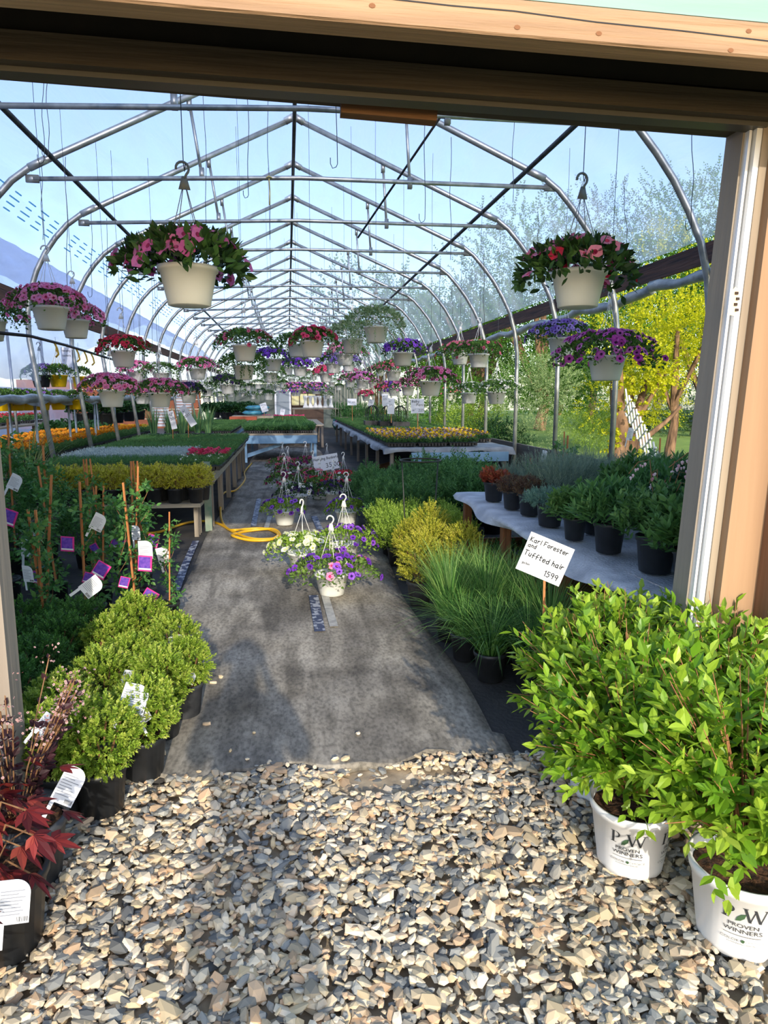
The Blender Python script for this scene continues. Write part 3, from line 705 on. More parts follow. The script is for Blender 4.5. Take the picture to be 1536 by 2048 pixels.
def hook_mb(h=.46, s=1.0, cords=4, r=PR, z0=PH):
    """flat hook with a holed triangular plate and its cords down to the rim"""
    mb = MB(); zt = z0 + h
    for k in range(cords):
        t = k * 2 * PI / cords + .6; mb.tube([(r * .97 * math.cos(t), r * .97 * math.sin(t), z0 - .01), (r * .45 * math.cos(t), r * .45 * math.sin(t), z0 + h * .42), (.012 * math.cos(t), .004 * math.sin(t), zt - .095)], .0022, 5)
    mb.hexa([(-.028, -.004, zt - .10), (.028, -.004, zt - .10), (.012, -.004, zt - .04), (-.010, -.004, zt - .04), (-.028, .004, zt - .10), (.028, .004, zt - .10), (.012, .004, zt - .04), (-.010, .004, zt - .04)])
    a = [(.002, 0, zt - .05), (.012, 0, zt - .03)] + [(-.006 + .030 * math.cos(t), 0, zt - .005 + .030 * math.sin(t)) for t in np.linspace(-.5, 3.3, 10)]
    mb.tube(a, .0065, 6)
    return mb
def fol_surface(N, Rf, top, droop, ph, lo=0.0):
    th = RG.uniform(0, 2 * PI, N); q = np.sqrt(RG.uniform(lo, 1, N))
    rr = Rf * (1 + .13 * np.sin(3 * th + ph) + .07 * np.sin(7 * th + ph * 2))
    z = top * np.sqrt(np.clip(1 - q ** 2.4, 0, 1)) - droop * q ** 4
    p = np.stack([np.cos(th) * q * rr, np.sin(th) * q * rr, z], 1)
    n = unit(np.stack([np.cos(th) * q * 1.2, np.sin(th) * q * 1.2, np.sqrt(np.clip(1.05 - q ** 2, 0, 1)) + .1], 1))
    return p, n
def basket(kind, seed, leafm=LEAFG, nl=1000, nf=85, fr=.029, Rf=.29, top=.14, droop=.05, L=.036, W=.022, tmpl=LEAF4, potm=CREAM_PL, mix=None, hookm=WHITE_PL, wire=True, trail=0, part_ang=None):
    o = thing('hanging_basket', '', 'hanging basket')
    basket_pot(potm).build('pot', potm, o, True)
    mb = MB(); p, n = fol_surface(nl, Rf, top, droop, seed)
    p[:, 2] += PH - RG.uniform(0, .05, nl) + .02; d = unit(n * .8 + RG.normal(0, .55, (nl, 3)) + np.array([0, 0, .1]))
    x, y, z = axes(d, .7); s = RG.uniform(.7, 1.25, (nl, 1))
    mb.inst(tmpl[0], tmpl[1], p, x * W * s, y * L * s, z * W * s, 0, RG.uniform(0, 1, nl))
    if trail:
        th = RG.uniform(0, 6.28, trail); o_ = np.stack([np.cos(th) * Rf * .75, np.sin(th) * Rf * .75, np.full(trail, PH)], 1)
        shoots(mb, o_, np.stack([np.cos(th) * .35, np.sin(th) * .35, np.full(trail, -1.0)], 1), 9, .2, .026, .02, 65)
    mb.build('foliage', leafm, o)
    if nf:
        mb = MB(); p, n = fol_surface(nf, Rf * 1.03, top * 1.08, droop, seed, .02)
        if part_ang is not None:
            th = np.arctan2(p[:, 1], p[:, 0]); k = np.cos(th - part_ang) > -.2; p, n = p[k], n[k]
        p[:, 2] += PH + .018; n = unit(n + RG.normal(0, .3, n.shape)); p += n * .012
        if mix:
            c = RG.uniform(0, 1, len(p)) < mix[1]
            petals(mb, p[c], n[c], fr * RG.uniform(.8, 1.15, c.sum()), 2, 3); petals(mb, p[~c], n[~c], fr * RG.uniform(.8, 1.15, (~c).sum()), 0, 1)
            mb.build('flowers', pet_m(kind) + pet_m(mix[0]), o)
        else:
            petals(mb, p, n, fr * RG.uniform(.8, 1.15, len(p)), 0, 1); mb.build('flowers', pet_m(kind), o)
    hook_mb().build('hanger', hookm, o, True)
    if wire:
        mb = MB(); mb.tube([(0, 0, 0), (.004, 0, .4), (-.004, 0, .75), (0, 0, 1)], .0022, 5); mb.tube([(0, 0, 0), (.012, 0, -.018), (.028, 0, -.005)], .0022, 5)
        wq = mb.build('hanging_wire', WIRE, o, loc=(0, 0, PH + .46 + .02))
    return o
BK = {}
def bkind(key, *a, **k): BK[key] = Maker(lambda i: basket(*a, **k))
BIGG = LM('dark_petunia_leaf', ['1e3818', '2d4d24', '3f6431', '547a3d'], .2)
bkind('big', 'purplepink', 1, BIGG, 1000, 60, .042, .29, .13, .06, .062, .032, LEAF8)
bkind('big2', 'pink', 2.5, BIGG, 950, 52, .042, .29, .12, .07, .062, .030, LEAF8, mix=('red', .12))
bkind('pink', 'pink', 3, nf=190, fr=.031, Rf=.31)
bkind('pink2', 'pink', 4.2, nf=115, nl=1200, Rf=.33, fr=.029)
bkind('pinkgreen', 'salmon', 5, nf=48, nl=1500, Rf=.36, top=.15, fr=.027)
bkind('hotpink', 'hotpink', 6, nf=85, fr=.040, Rf=.27, top=.12)
bkind('red', 'red', 7, nf=150, fr=.030, Rf=.30, top=.14)
bkind('violet', 'violet', 8, nf=130, fr=.030)
bkind('picotee', 'picotee', 9, nf=150, fr=.032, Rf=.32)
bkind('magenta', 'magenta', 10, nf=135, fr=.032, Rf=.38, top=.15, droop=.10, nl=1300)
bkind('dark', 'dark', 11, BIGG, nf=70, fr=.03, nl=1300)
bkind('lilac', 'lilac', 12, nf=90, fr=.03)
bkind('white', 'white', 13, nf=80, fr=.020, Rf=.33, trail=14)
bkind('whitegreen', 'white', 14, LEAFT, nf=34, fr=.022, Rf=.36, top=.20, nl=1700, trail=26)
bkind('green', 'white', 15, LEAFG, nf=8, fr=.02, nl=1300, trail=22)
bkind('mixed', 'pink', 16, nf=170, fr=.029, Rf=.36, droop=.12, mix=('violet', .45))
bkind('yellowpot', 'lilac', 17, nf=7, nl=700, Rf=.22, top=.14, droop=.02, potm=YELLOW_PL, hookm=M('yellow_hook', 'e6b83a', .4))
bkind('blackpot', 'lilac', 18, nf=26, nl=800, Rf=.27, top=.13, potm=BLACK_PL, hookm=M('black_hook', '202024', .4))
bkind('plain', 'white', 19, BIGG, nf=0, nl=700, Rf=.2, top=.08, droop=.05)
def hangs(key, px, py, w, label, dia=.29, drop=(), rz=None, top=None, foldz=0):
    p = gs(px, py, w, dia); s = dia / .29
    o = BK[key].put((p[0], p[1], p[2] - PH * s), rz, label, None, s, drop=drop)
    for c in o.children:
        if c.name.startswith('hanging_wire'):
            zt = (top or min(5.17 - abs(p[0] - .17) * .425, 5.0)); c.scale.z = max(.1, (zt - (p[2] + .48 * s)) / s)
        if key.startswith('big') and c.name.startswith('hanger'): c.rotation_euler.z = .25 - (rz or 0)
    return o
GALV_H = M('grey_zinc_hook', '9a9c98', .5)
HB = [
 ('big', 376, 535, 118, 'large white basket of purple-pink petunias hanging nearest at upper left', .29),
 ('big2', 1158, 543, 110, 'large white basket of pink petunias with red hanging nearest at upper right', .29),
 ('pink', 100, 614, 70, 'white basket of pink petunias at upper left, front one of the overlapping pair', .29),
 ('pink', 150, 640, 56, 'white basket of pink petunias at upper left, rear one of the overlapping pair', .27),
 ('pink2', -22, 640, 64, 'pink petunia basket cut off by the left edge of the doorway', .29),
 ('red', 246, 702, 50, 'white hanging basket of deep red petunias', .29),
 ('pink', 223, 780, 53, 'white basket crowded with pink petunias, low, below the red one', .29),
 ('pink2', 285, 786, 34, 'pale pink petunia basket just right of the low crowded pink one', .29),
 ('pink2', 320, 785, 46, 'green and pink petunia basket in front, between low pink and dark purple ones', .29),
 ('dark', 377, 785, 33, 'low white basket of nearly black purple petunias at left', .29),
 ('pink', 273, 742, 33, 'pink petunia basket tucked behind the red one', .29),
 ('white', 322, 745, 34, 'white flowered basket between two pink ones at left', .29),
 ('pink2', 395, 736, 36, 'wide pink petunia basket above the dark purple one at left', .29),
 ('dark', 455, 768, 31, 'white basket of dark purple petunias under the trailing one', .29),
 ('pinkgreen', 489, 690, 50, 'broad leafy basket with few pink flowers, upper left of the middle', .29),
 ('green', 487, 730, 45, 'white basket with pale trailing stems below the broad leafy one', .29),
 ('white', 414, 777, 24, 'small far basket with white flowers left of the dark purple one', .29),
 ('hotpink', 624, 682, 50, 'white basket of vivid coral pink petunias hanging in the middle', .29),
 ('green', 594, 688, 40, 'green basket half hidden behind the coral pink one', .29),
 ('whitegreen', 705, 678, 45, 'white basket with small white flowers right of the coral pink one', .29),
 ('whitegreen', 752, 653, 50, 'highest white and pale green trailing basket right of the middle', .29),
 ('violet', 546, 718, 37, 'basket of dark violet petunias left of the coral pink one', .29),
 ('green', 540, 745, 31, 'leafy basket just below the dark violet one', .29),
 ('dark', 574, 733, 26, 'dark leaved basket behind the dark violet one', .29),
 ('violet', 600, 733, 30, 'small violet basket beneath the coral pink one', .29),
 ('picotee', 667, 726, 32, 'basket of pale rimmed purple petunias right of the coral pink one', .29),
 ('picotee', 697, 726, 26, 'farther basket of pale rimmed purple petunias beside its twin', .29),
 ('pink2', 690, 708, 36, 'pink petunia basket under the white flowered one', .29),
 ('hotpink', 652, 746, 28, 'bright pink basket below the pale rimmed purple one', .29),
 ('mixed', 592, 778, 22, 'low basket of mixed purple and pink, left one of two', .29),
 ('mixed', 632, 776, 19, 'low basket of mixed purple and pink, right one of two', .29),
 ('plain', 537, 787, 20, 'small dark leaved basket low in the middle, no flowers', .29),
 ('violet', 806, 705, 42, 'white basket of bright violet petunias right of the middle', .29),
 ('pinkgreen', 787, 741, 32, 'leafy pink flowered basket below the bright violet one', .29),
 ('purple', 725, 760, 27, 'purple-pink basket left of the leafy pink one', .29),
 ('pink2', 700, 760, 22, 'small rose pink basket behind the purple-pink one', .29),
 ('hotpink', 769, 778, 22, 'hot pink basket low beside the black arched stands', .29),
 ('mixed', 788, 776, 25, 'basket of pink and yellow-eyed flowers low under the violet one', .29),
 ('hotpink', 732, 790, 18, 'small hot pink basket far back at centre right', .29),
 ('pink2', 816, 773, 28, 'pink basket behind the front low pink one at right', .29),
 ('pink2', 861, 762, 46, 'white basket of pink petunias hanging low right of the middle', .29),
 ('pinkgreen', 903, 787, 22, 'small shaded basket behind the low pink one at right', .29),
 ('white', 938, 785, 34, 'basket of small white flowers, left one of the two at right', .29),
 ('white', 993, 783, 39, 'basket of small white flowers, right one of the two by the post', .29),
 ('pinkgreen', 958, 708, 42, 'leafy basket with pink flowers above the white flowered pair, front one', .29),
 ('pinkgreen', 920, 706, 36, 'leafy basket with pink flowers above the white flowered pair, rear one', .29),
 ('picotee', 1124, 676, 56, 'basket of pale rimmed purple petunias below the large right one', .29),
 ('magenta', 1214, 712, 76, 'white basket overflowing with magenta petunias at right', .29),
]
bkind('purple', 'purplepink', 21, nf=140, fr=.028)
for key, x, y, w_, lb, dia in HB:
    rz = None
    o = hangs(key, x, y, w_, lb, dia, rz=rz)
    if key.startswith('big'):
        for c in o.children:
            if c.name.startswith('hanger'): c.rotation_euler.z = -o.rotation_euler.z + .15; c.data.materials[0] = GALV_H
    elif key != 'magenta':
        for c in o.children:
            if c.name.startswith('hanger'): c.rotation_euler.z = -o.rotation_euler.z + random.uniform(-.7, .7)
# the crowd of white baskets hanging far back
k = 0
for x, y, w_, key in [(440, 792, 15, 'white'), (462, 785, 14, 'plain'), (475, 770, 16, 'white'), (484, 785, 13, 'white'), (498, 772, 15, 'plain'), (505, 790, 13, 'white'), (516, 768, 15, 'white'), (522, 780, 12, 'plain'), (556, 771, 15, 'white'), (567, 766, 16, 'plain'), (583, 757, 14, 'white'), (552, 757, 15, 'plain'),
                      (612, 762, 14, 'white'), (627, 750, 15, 'white'), (645, 770, 13, 'plain'), (652, 778, 12, 'white'), (664, 764, 14, 'white'), (678, 772, 13, 'plain'), (655, 790, 12, 'white'), (600, 770, 12, 'white'), (714, 776, 16, 'white'), (538, 760, 13, 'white'), (494, 757, 14, 'plain'), (450, 755, 15, 'white'), (428, 762, 16, 'white'), (412, 795, 14, 'plain'),
                      (640, 745, 13, 'pink2'), (610, 745, 12, 'pink'), (700, 745, 16, 'pink'), (745, 765, 16, 'purple'), (760, 740, 18, 'pink')]:
    hangs(key, x, y, w_, 'ZCROWD', .26)['group'] = 'far crowd of hanging baskets'
_cr = sorted([q for q in bpy.data.objects if q.get('label') == 'ZCROWD'], key=lambda q: q.location.x / q.location.y)
for _i, q in enumerate(_cr): q['label'] = 'small far basket in the crowd near the back wall, %s from the left' % nth(_i)
# pots on and under the left shelf
for key, x, y, w_, lb in [('blackpot', 82, 750, 38, 'black basket with small purple flowers on the left plastic-covered shelf'),
                      ('yellowpot', 116, 750, 37, 'yellow pot on the plastic-covered shelf, nearer the black one'),
                      ('yellowpot', 160, 753, 33, 'yellow pot on the plastic-covered shelf, behind the pink basket')]:
    hangs(key, x, y, w_, lb, .27, top=2.15)
for i, x in enumerate((8, 32, 52, 84, 116, 150)):
    hangs('yellowpot', x, 799, 36 - i, 'yellow pot hanging below the plastic-covered shelf, %s from the left' % nth(i), .27, drop=('hanger', 'hanging_wire'))

# -------------------------------------------------- baskets set on the runner
FB = [
 ('a', 'violet', dict(mix=('pink', .12), nf=52, fr=.036, Rf=.36, top=.13, droop=.03, nl=1500, leafm=LM('mixed_petunia_leaf', ['3a5520', '55752f', '6f8f40', '88a552'], .3)), 665, 1196, 'white basket on the runner, nearest, purple petunias with pink among them'),
 ('b', 'violet', dict(leafm=LEAFL, nf=36, fr=.034, Rf=.28, top=.13, droop=.03), 570, 1053, 'lime leaved basket of purple petunias on the runner, left one beside the hose'),
 ('c', 'violet', dict(leafm=LEAFL, nf=36, fr=.034, Rf=.28, top=.13, droop=.03), 695, 1054, 'lime leaved basket of purple petunias on the runner, right one'),
 ('d', 'cream', dict(leafm=LEAFL, nf=60, fr=.034, Rf=.30), 607, 1148, 'basket of creamy white petunias on the runner behind the nearest one'),
 ('e', 'violet', dict(leafm=LEAFL, nf=50, fr=.034, Rf=.32), 690, 1130, 'basket of purple petunias and lime leaves just behind the nearest one'),
 ('f', 'white', dict(leafm=BIGG, nf=60, fr=.03, mix=('dark', .45), Rf=.34), 598, 1018, 'runner basket with a ring of white flowers around dark purple'),
 ('g', 'dark', dict(leafm=BIGG, nf=70, fr=.03, mix=('salmon', .15), Rf=.32), 668, 1012, 'runner basket of dusky dark purple flowers beside the white ringed one'),
 ('h', 'red', dict(nf=80, fr=.03, mix=('white', .2), Rf=.32), 688, 985, 'runner basket of red and white flowers at the right rear'),
 ('i', 'purplered', dict(nf=80, fr=.03, mix=('white', .15), Rf=.32), 570, 988, 'runner basket of wine red and purple flowers at the left'),
 ('j', 'salmon', dict(nf=80, fr=.03, mix=('purplered', .3), Rf=.32), 627, 980, 'runner basket of salmon and wine flowers under the price sign'),
 ('k', 'salmon', dict(nf=80, fr=.03, Rf=.32), 566, 950, 'rearmost left runner basket of rose red flowers'),
 ('l', 'purplered', dict(nf=80, fr=.03, Rf=.32), 612, 948, 'rear runner basket of wine coloured flowers, middle of three'),
 ('m', 'salmon', dict(nf=80, fr=.03, mix=('white', .15), Rf=.32), 655, 955, 'rear runner basket of rose flowers, right of three'),
 ('n', 'purplered', dict(nf=60, fr=.03, Rf=.30), 577, 965, 'runner basket of dark wine flowers between the two left rear ones'),
 ('o', 'red', dict(nf=60, fr=.03, Rf=.30), 640, 1000, 'runner basket of red flowers in the middle of the group'),
]
for key, kd, kw, x, y, lb in FB:
    p = gz(x, y, 0); o = basket(kd, ord(key) * .37, wire=False, **kw)
    s = 1.0 if key != 'a' else .97
    o.location = (p[0], p[1] + .08, .012); o.rotation_euler.z = random.uniform(0, 6); o.scale = (s,) * 3; o['label'] = lb; o['category'] = 'flower basket'; o.name = 'flower_basket'; o['group'] = 'baskets standing on the runner'
    for c in o.children:
        if c.name.startswith('hanger'): c.rotation_euler.z = -o.rotation_euler.z + random.uniform(-.6, 1.1)

# -------------------------------------------------- shrubs in pots
def potted(name, cat, pr, ph, potm, leafm, build, base=.78, soil=True, hang=None):
    o = thing(name, '', cat)
    pot_mb(pr, ph, base).build('pot', potm, o, True)
    if soil: soil_mb(pr * .92, ph * .87).build('soil', SOIL, o)
    build(o, leafm, ph)
    return o
def fol_box(n_sh, R_, H_, L, W, nleaf, sl, sp=50, dens_core=.5, tmpl=LEAF4, zc=None, stem=True, tv=.5):
    def f(o, leafm, ph):
        mb = MB(); z0 = ph + (H_ * .42 if zc is None else zc)
        p, n = dome(n_sh, R_, R_, H_ * .55, z0, .78, -.75)
        d = unit(n + np.array([0, 0, .55]) + RG.normal(0, .22, n.shape)); shoots(mb, p - d * sl * .5, d, nleaf, sl, L, W, sp, tmpl, .4, tvar=tv)
        k = int(n_sh * dens_core); p, n = dome(k, R_ * .75, R_ * .75, H_ * .42, z0, .6, -.9); d = unit(n + RG.normal(0, .5, n.shape)); shoots(mb, p, d, nleaf, sl, L, W, sp, tmpl, .4, tvar=tv)
        mb.build('foliage', leafm, o)
        if stem:
            mb = MB()
            for k in range(7):
                t = k * .9; mb.tube([(.02 * math.cos(t), .02 * math.sin(t), ph * .8), (.05 * math.cos(t), .05 * math.sin(t), ph + H_ * .15), (R_ * .6 * math.cos(t), R_ * .6 * math.sin(t), z0 + H_ * .15)], .004, 5)
            mb.build('stem', TWIG, o)
    return f
box = Maker(lambda i: potted('potted_box_shrub', 'shrub', .10, .19, BLACK_PL if i != 1 else DUSTY_PL, BOXL, fol_box(300, .150, .26, .021, .012, 7, .05)), 3)
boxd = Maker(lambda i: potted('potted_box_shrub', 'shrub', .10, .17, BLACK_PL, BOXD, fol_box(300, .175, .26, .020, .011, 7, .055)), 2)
BX = [  # photo point of pot base, label, size
 (205, 1618, 'lime green box shrub in a black pot on the gravel, its pot fully in view', 1.02, 0),
 (118, 1625, 'lime box shrub leftmost at the front, white tag leaning before it', 1.0, 0),
 (290, 1548, 'box shrub in a dark pot behind the nearest one, edge of the runner', .98, 2),
 (130, 1540, 'bright box shrub touching the left door frame, second row', .98, 0),
 (325, 1470, 'box shrub with a big white tag beside it, third pot along the runner', .98, 2),
 (215, 1470, 'box shrub in the middle of the left group, third row', .98, 0),
 (372, 1428, 'box shrub in a pale dusty pot standing on the runner edge', .92, 1),
 (265, 1425, 'box shrub behind the big white tag, fourth row', .95, 2),
 (352, 1375, 'box shrub behind the dusty pot, farthest out to the right', .95, 0),
 (285, 1345, 'tallest bright box shrub at the back of the left group', 1.08, 2),
 (225, 1375, 'box shrub with half bronzed tips at the back left of the group', .95, 2)]
for x, y, lb, s, wv in BX:
    p = gz(x, y, 0); box.put((p[0], p[1], 0), None, lb, 'bright box shrubs by the doorway', s, which=wv)
k = 0
for Y in (3.15, 3.5, 3.85, 4.15):
    for X in (-1.28, -1.60):
        boxd.put((X + random.uniform(-.03, .03), Y, 0), None, 'shaded dark green box shrub behind the door frame, %s row, %s one' % (nth(int((Y - 3.1) / .34)), 'aisle side' if X > -1.4 else 'wall side'), 'shaded box shrubs at left', 1.0); k += 1
# tags lying on the box shrubs: part of no pot, cards of their own
TG = [(258, 1408, 2.95, .105, .13, (-.9, .25), 'big white printed care tag lying on the box shrubs'), (118, 1588, 2.45, .075, .12, (-.5, .5), 'pale blue-white care tag leaning at the left front'), (368, 1352, 3.5, .085, .10, (-1.25, .5), 'white care tag lying flat on the rightmost box shrub'),
      (352, 1284, 3.95, .085, .09, (-1.1, -.3), 'white care tag sticking out behind the box shrubs'), (75, 1458, 2.7, .06, .08, (-.6, .7), 'small white care tag half hidden by the leftmost box shrub'), (258, 1354, 3.35, .075, .07, (-1.2, .2), 'white care tag sunk among the middle box shrubs'), (292, 1432, 2.98, .06, .09, (-.5, -.6), 'lavender-white tag tucked behind the big white tag'),
      (232, 1302, 3.75, .07, .07, (-1.0, .3), 'white care tag at the back left of the box shrubs')]
for x, y, Y, wd, ht, (rx, ry), lb in TG:
    p = gy(x, y, Y - .24); o = tagcard(None, (p[0], p[1], p[2] - ht * .3), rx, 0, ry, wd, ht, lab=lb); o['category'] = 'plant tag'; o['group'] = 'care tags among the box shrubs'

# burning bush in white nursery pots with printing
def curve_wrap(mb, v, f, r0, z0, ang, slope, h0, mi, off=.0012):
    """wrap flat artwork (x across, y up) round a pot wall"""
    V = []
    for x, y, *_ in v:
        z = z0 + y; r = r0 + slope * (z - h0) + off; t = ang + x / r
        V.append((r * math.sin(t), -r * math.cos(t), z))
    mb.add(V, f, mi)
PRR, PRH = .138, .235
def art(mb, ang):
    r0 = PRR * .80; sl = (PRR * .985 - PRR * .80) / (PRH * .86)
    def wq(v, f, z, mi=0): curve_wrap(mb, np.asarray([tuple(q[:2]) for q in v]) * 1.2, f, r0, .02 + (z - .06) * 1.2 + .018, ang, sl, 0, mi)
    def poly(pts, z, mi=0): wq([(a, b) for a, b in pts], [tuple(range(len(pts)))], z, mi)
    def line(x0, y0, x1, y1, wd, z, mi=0, n=5):
        for k in range(n):
            a = (x0 + (x1 - x0) * k / n, y0 + (y1 - y0) * k / n); b = (x0 + (x1 - x0) * (k + 1) / n, y0 + (y1 - y0) * (k + 1) / n)
            horiz = abs(x1 - x0) > abs(y1 - y0)
            if horiz: q = [(a[0], a[1] - wd / 2), (b[0], b[1] - wd / 2), (b[0], b[1] + wd / 2), (a[0], a[1] + wd / 2)]
            else: q = [(a[0] - wd / 2, a[1]), (a[0] + wd / 2, a[1]), (b[0] + wd / 2, b[1]), (b[0] - wd / 2, b[1])]
            poly(q, z, mi)
    z = .143; H = .036
    # P with serifs
    line(-.040, 0, -.040, H, .0065, z); line(-.047, .0008, -.031, .0008, .0016, z); line(-.047, H - .0008, -.036, H - .0008, .0016, z)
    arc = [(-.034 + .013 * math.cos(t), H * .72 + H * .27 * math.sin(t)) for t in np.linspace(-PI / 2, PI / 2, 9)]
    for (a0, b0), (a1, b1) in zip(arc, arc[1:]):
        k0 = .35 + .5 * abs((b0 / H - .45) * 0 + (1 - abs(b0 - H * .72) / (H * .27))); cx = -.034
        i0 = (cx + (a0 - cx) * .62, H * .72 + (b0 - H * .72) * .86); i1 = (cx + (a1 - cx) * .62, H * .72 + (b1 - H * .72) * .86)
        poly([(a0, b0), (a1, b1), i1, i0], z)
    # W
    line(.000, H, .012, 0, .006, z); line(.012, 0, .0225, H * .98, .0022, z); line(.0205, H * .98, .0335, 0, .006, z); line(.0335, 0, .045, H, .0022, z)
    for a in (-.005, .040): line(a, H - .0008, a + .011, H - .0008, .0016, z)
    # leaf between
    poly([(-.018, -.003), (-.008, .000), (.000, .008), (.003, .020), (-.007, .017), (-.015, .008)], z, 1)
    for tx, sz, zz, mi in (('PROVEN', .0145, .124, 0), ('WINNERS', .0155, .109, 0)):
        v, f = text_vf(tx, sz); wq(v * np.array([1.2, 1, 1]), f, zz, mi)
    line(-.040, .0, .040, .0, .0011, .101, 0, 8)
    for tx, sz, zz, mi, ox in (('COLOR', .0095, .084, 2, -.026), ('CHOICE', .0095, .084, 3, .028), ('FLOWERING SHRUBS', .0052, .077, 2, 0)):
        v, f = text_vf(tx, sz); v = v * np.array([1.25, 1, 1]) + np.array([ox, 0, 0]); wq(v, f, zz, mi)
    poly([(.002 + .0045 * math.cos(t), .0035 + .0045 * math.sin(t)) for t in np.linspace(.6, 5.2, 8)], .084, 1)
PRINTM = [M('charcoal_print', '2c2f33', .6), M('dark_green_print', '3d5a3c', .6), M('grey_small_print', '6e7274', .6), M('pale_grey_print', 'a9adae', .6)]
WPOT = M('white_nursery_pot', 'eeeef0', .4, 'e3e2e0', 4)
def euonymus(i):
    o = thing('potted_burning_bush', '', 'shrub')
    mb = MB(); r = PRR
    prof = [(r * .74, 0), (r * .79, .004), (r * .80, .02), (r * .985, PRH * .86), (r * 1.03, PRH * .865), (r * 1.06, PRH), (r * 1.0, PRH), (r * .95, PRH * .86)]
    mb.lathe(prof, 48, rmod=lambda t, z: 1 - (.035 if z < .012 and math.sin(t * 8) > .55 else 0)); po = mb.build('pot', WPOT, o, True)
    mb = MB(); art(mb, 0); art(mb, 1.35); art(mb, -1.35); art(mb, PI)
    mb.build('printed_logo', PRINTM, po, label='PW logo and lettering printed in dark grey')
    soil_mb(r * .93, PRH * .86).build('soil', SOIL, o)
    mb = MB(); ms = MB(); N = 120; z0 = PRH
    v = unit(RG.normal(0, 1, (N * 4, 3))); v = v[v[:, 2] > -.28][:N]
    tips = v * np.array([.36, .36, .34]) * RG.uniform(.72, 1.12, (N, 1)) + np.array([0, 0, z0 + .27])
    base = np.stack([v[:, 0] * .05, v[:, 1] * .05, np.full(N, z0 + .04)], 1)
    mid = base * .45 + tips * .55 + np.array([0, 0, .05])
    for b, m_, t in zip(base, mid, tips):
        ms.tube([b, (b + m_) / 2 + [0, 0, .02], m_, t], np.array([.0045, .003, .0022, .001]), 5, cap=False)
    d = unit(tips - mid + RG.normal(0, .03, (N, 3))); ln = np.linalg.norm(tips - mid, axis=1)
    shoots(mb, mid, d, 7, ln * 1.05, .064, .031, 62, LEAF8, .35, droop=.1, taper=.35)
    d2 = unit(mid - base + RG.normal(0, .25, (N, 3)) + v * .6); shoots(mb, base * .4 + mid * .6, d2, 5, .17, .060, .030, 65, LEAF8, .4, droop=.4)
    k = 34; a = RG.uniform(0, 6.28, k); b2 = np.stack([.03 * np.cos(a), .03 * np.sin(a), np.full(k, z0 + .04)], 1)
    shoots(mb, b2, np.stack([np.cos(a), np.sin(a), RG.uniform(.6, 1.4, k)], 1), 5, .15, .05, .026, 65, LEAF8, .4, droop=.5)
    mb.build('foliage', EUOL, o); ms.build('twigs', TWIGR, o)
    return o
eu = Maker(euonymus, 3)
EU = [((1.15, 2.03), 1.0, 0, 0, 'burning bush in a white printed pot, pot fully in view at lower right'),
      ((1.31, 1.67), 1.05, .02, 1, 'burning bush in a white printed pot, nearest, cut off by the right edge'),
      ((1.23, 2.45), 1.0, .5, 2, 'lime green burning bush behind the front two, leaning over the dark fabric'),
      ((1.62, 2.22), 1.05, 1.0, 0, 'burning bush at right against the tan door post'),
      ((1.66, 1.82), 1.0, 2.2, 1, 'burning bush beyond the nearest white pot at the far right edge'),
      ((1.42, 2.62), .98, 2.9, 2, 'hindmost burning bush standing in the right side of the doorway')]
for (X, Y), s, rz, wv, lb in EU: eu.put((X, Y, .0), rz + .78, lb, 'burning bushes in white pots', s, which=wv)
p = gy(1143, 1470, 2.45)
o = tagcard(None, (p[0] - .01, p[1], p[2] - .16), -.25, 0, .35, .085, .20, face=M('dark_red_leaf_photo', '8d2438', .5), lab='folded white tag with red leaf picture hanging by the burning bush'); o['category'] = 'plant tag'
o.rotation_euler.z = PI + .3

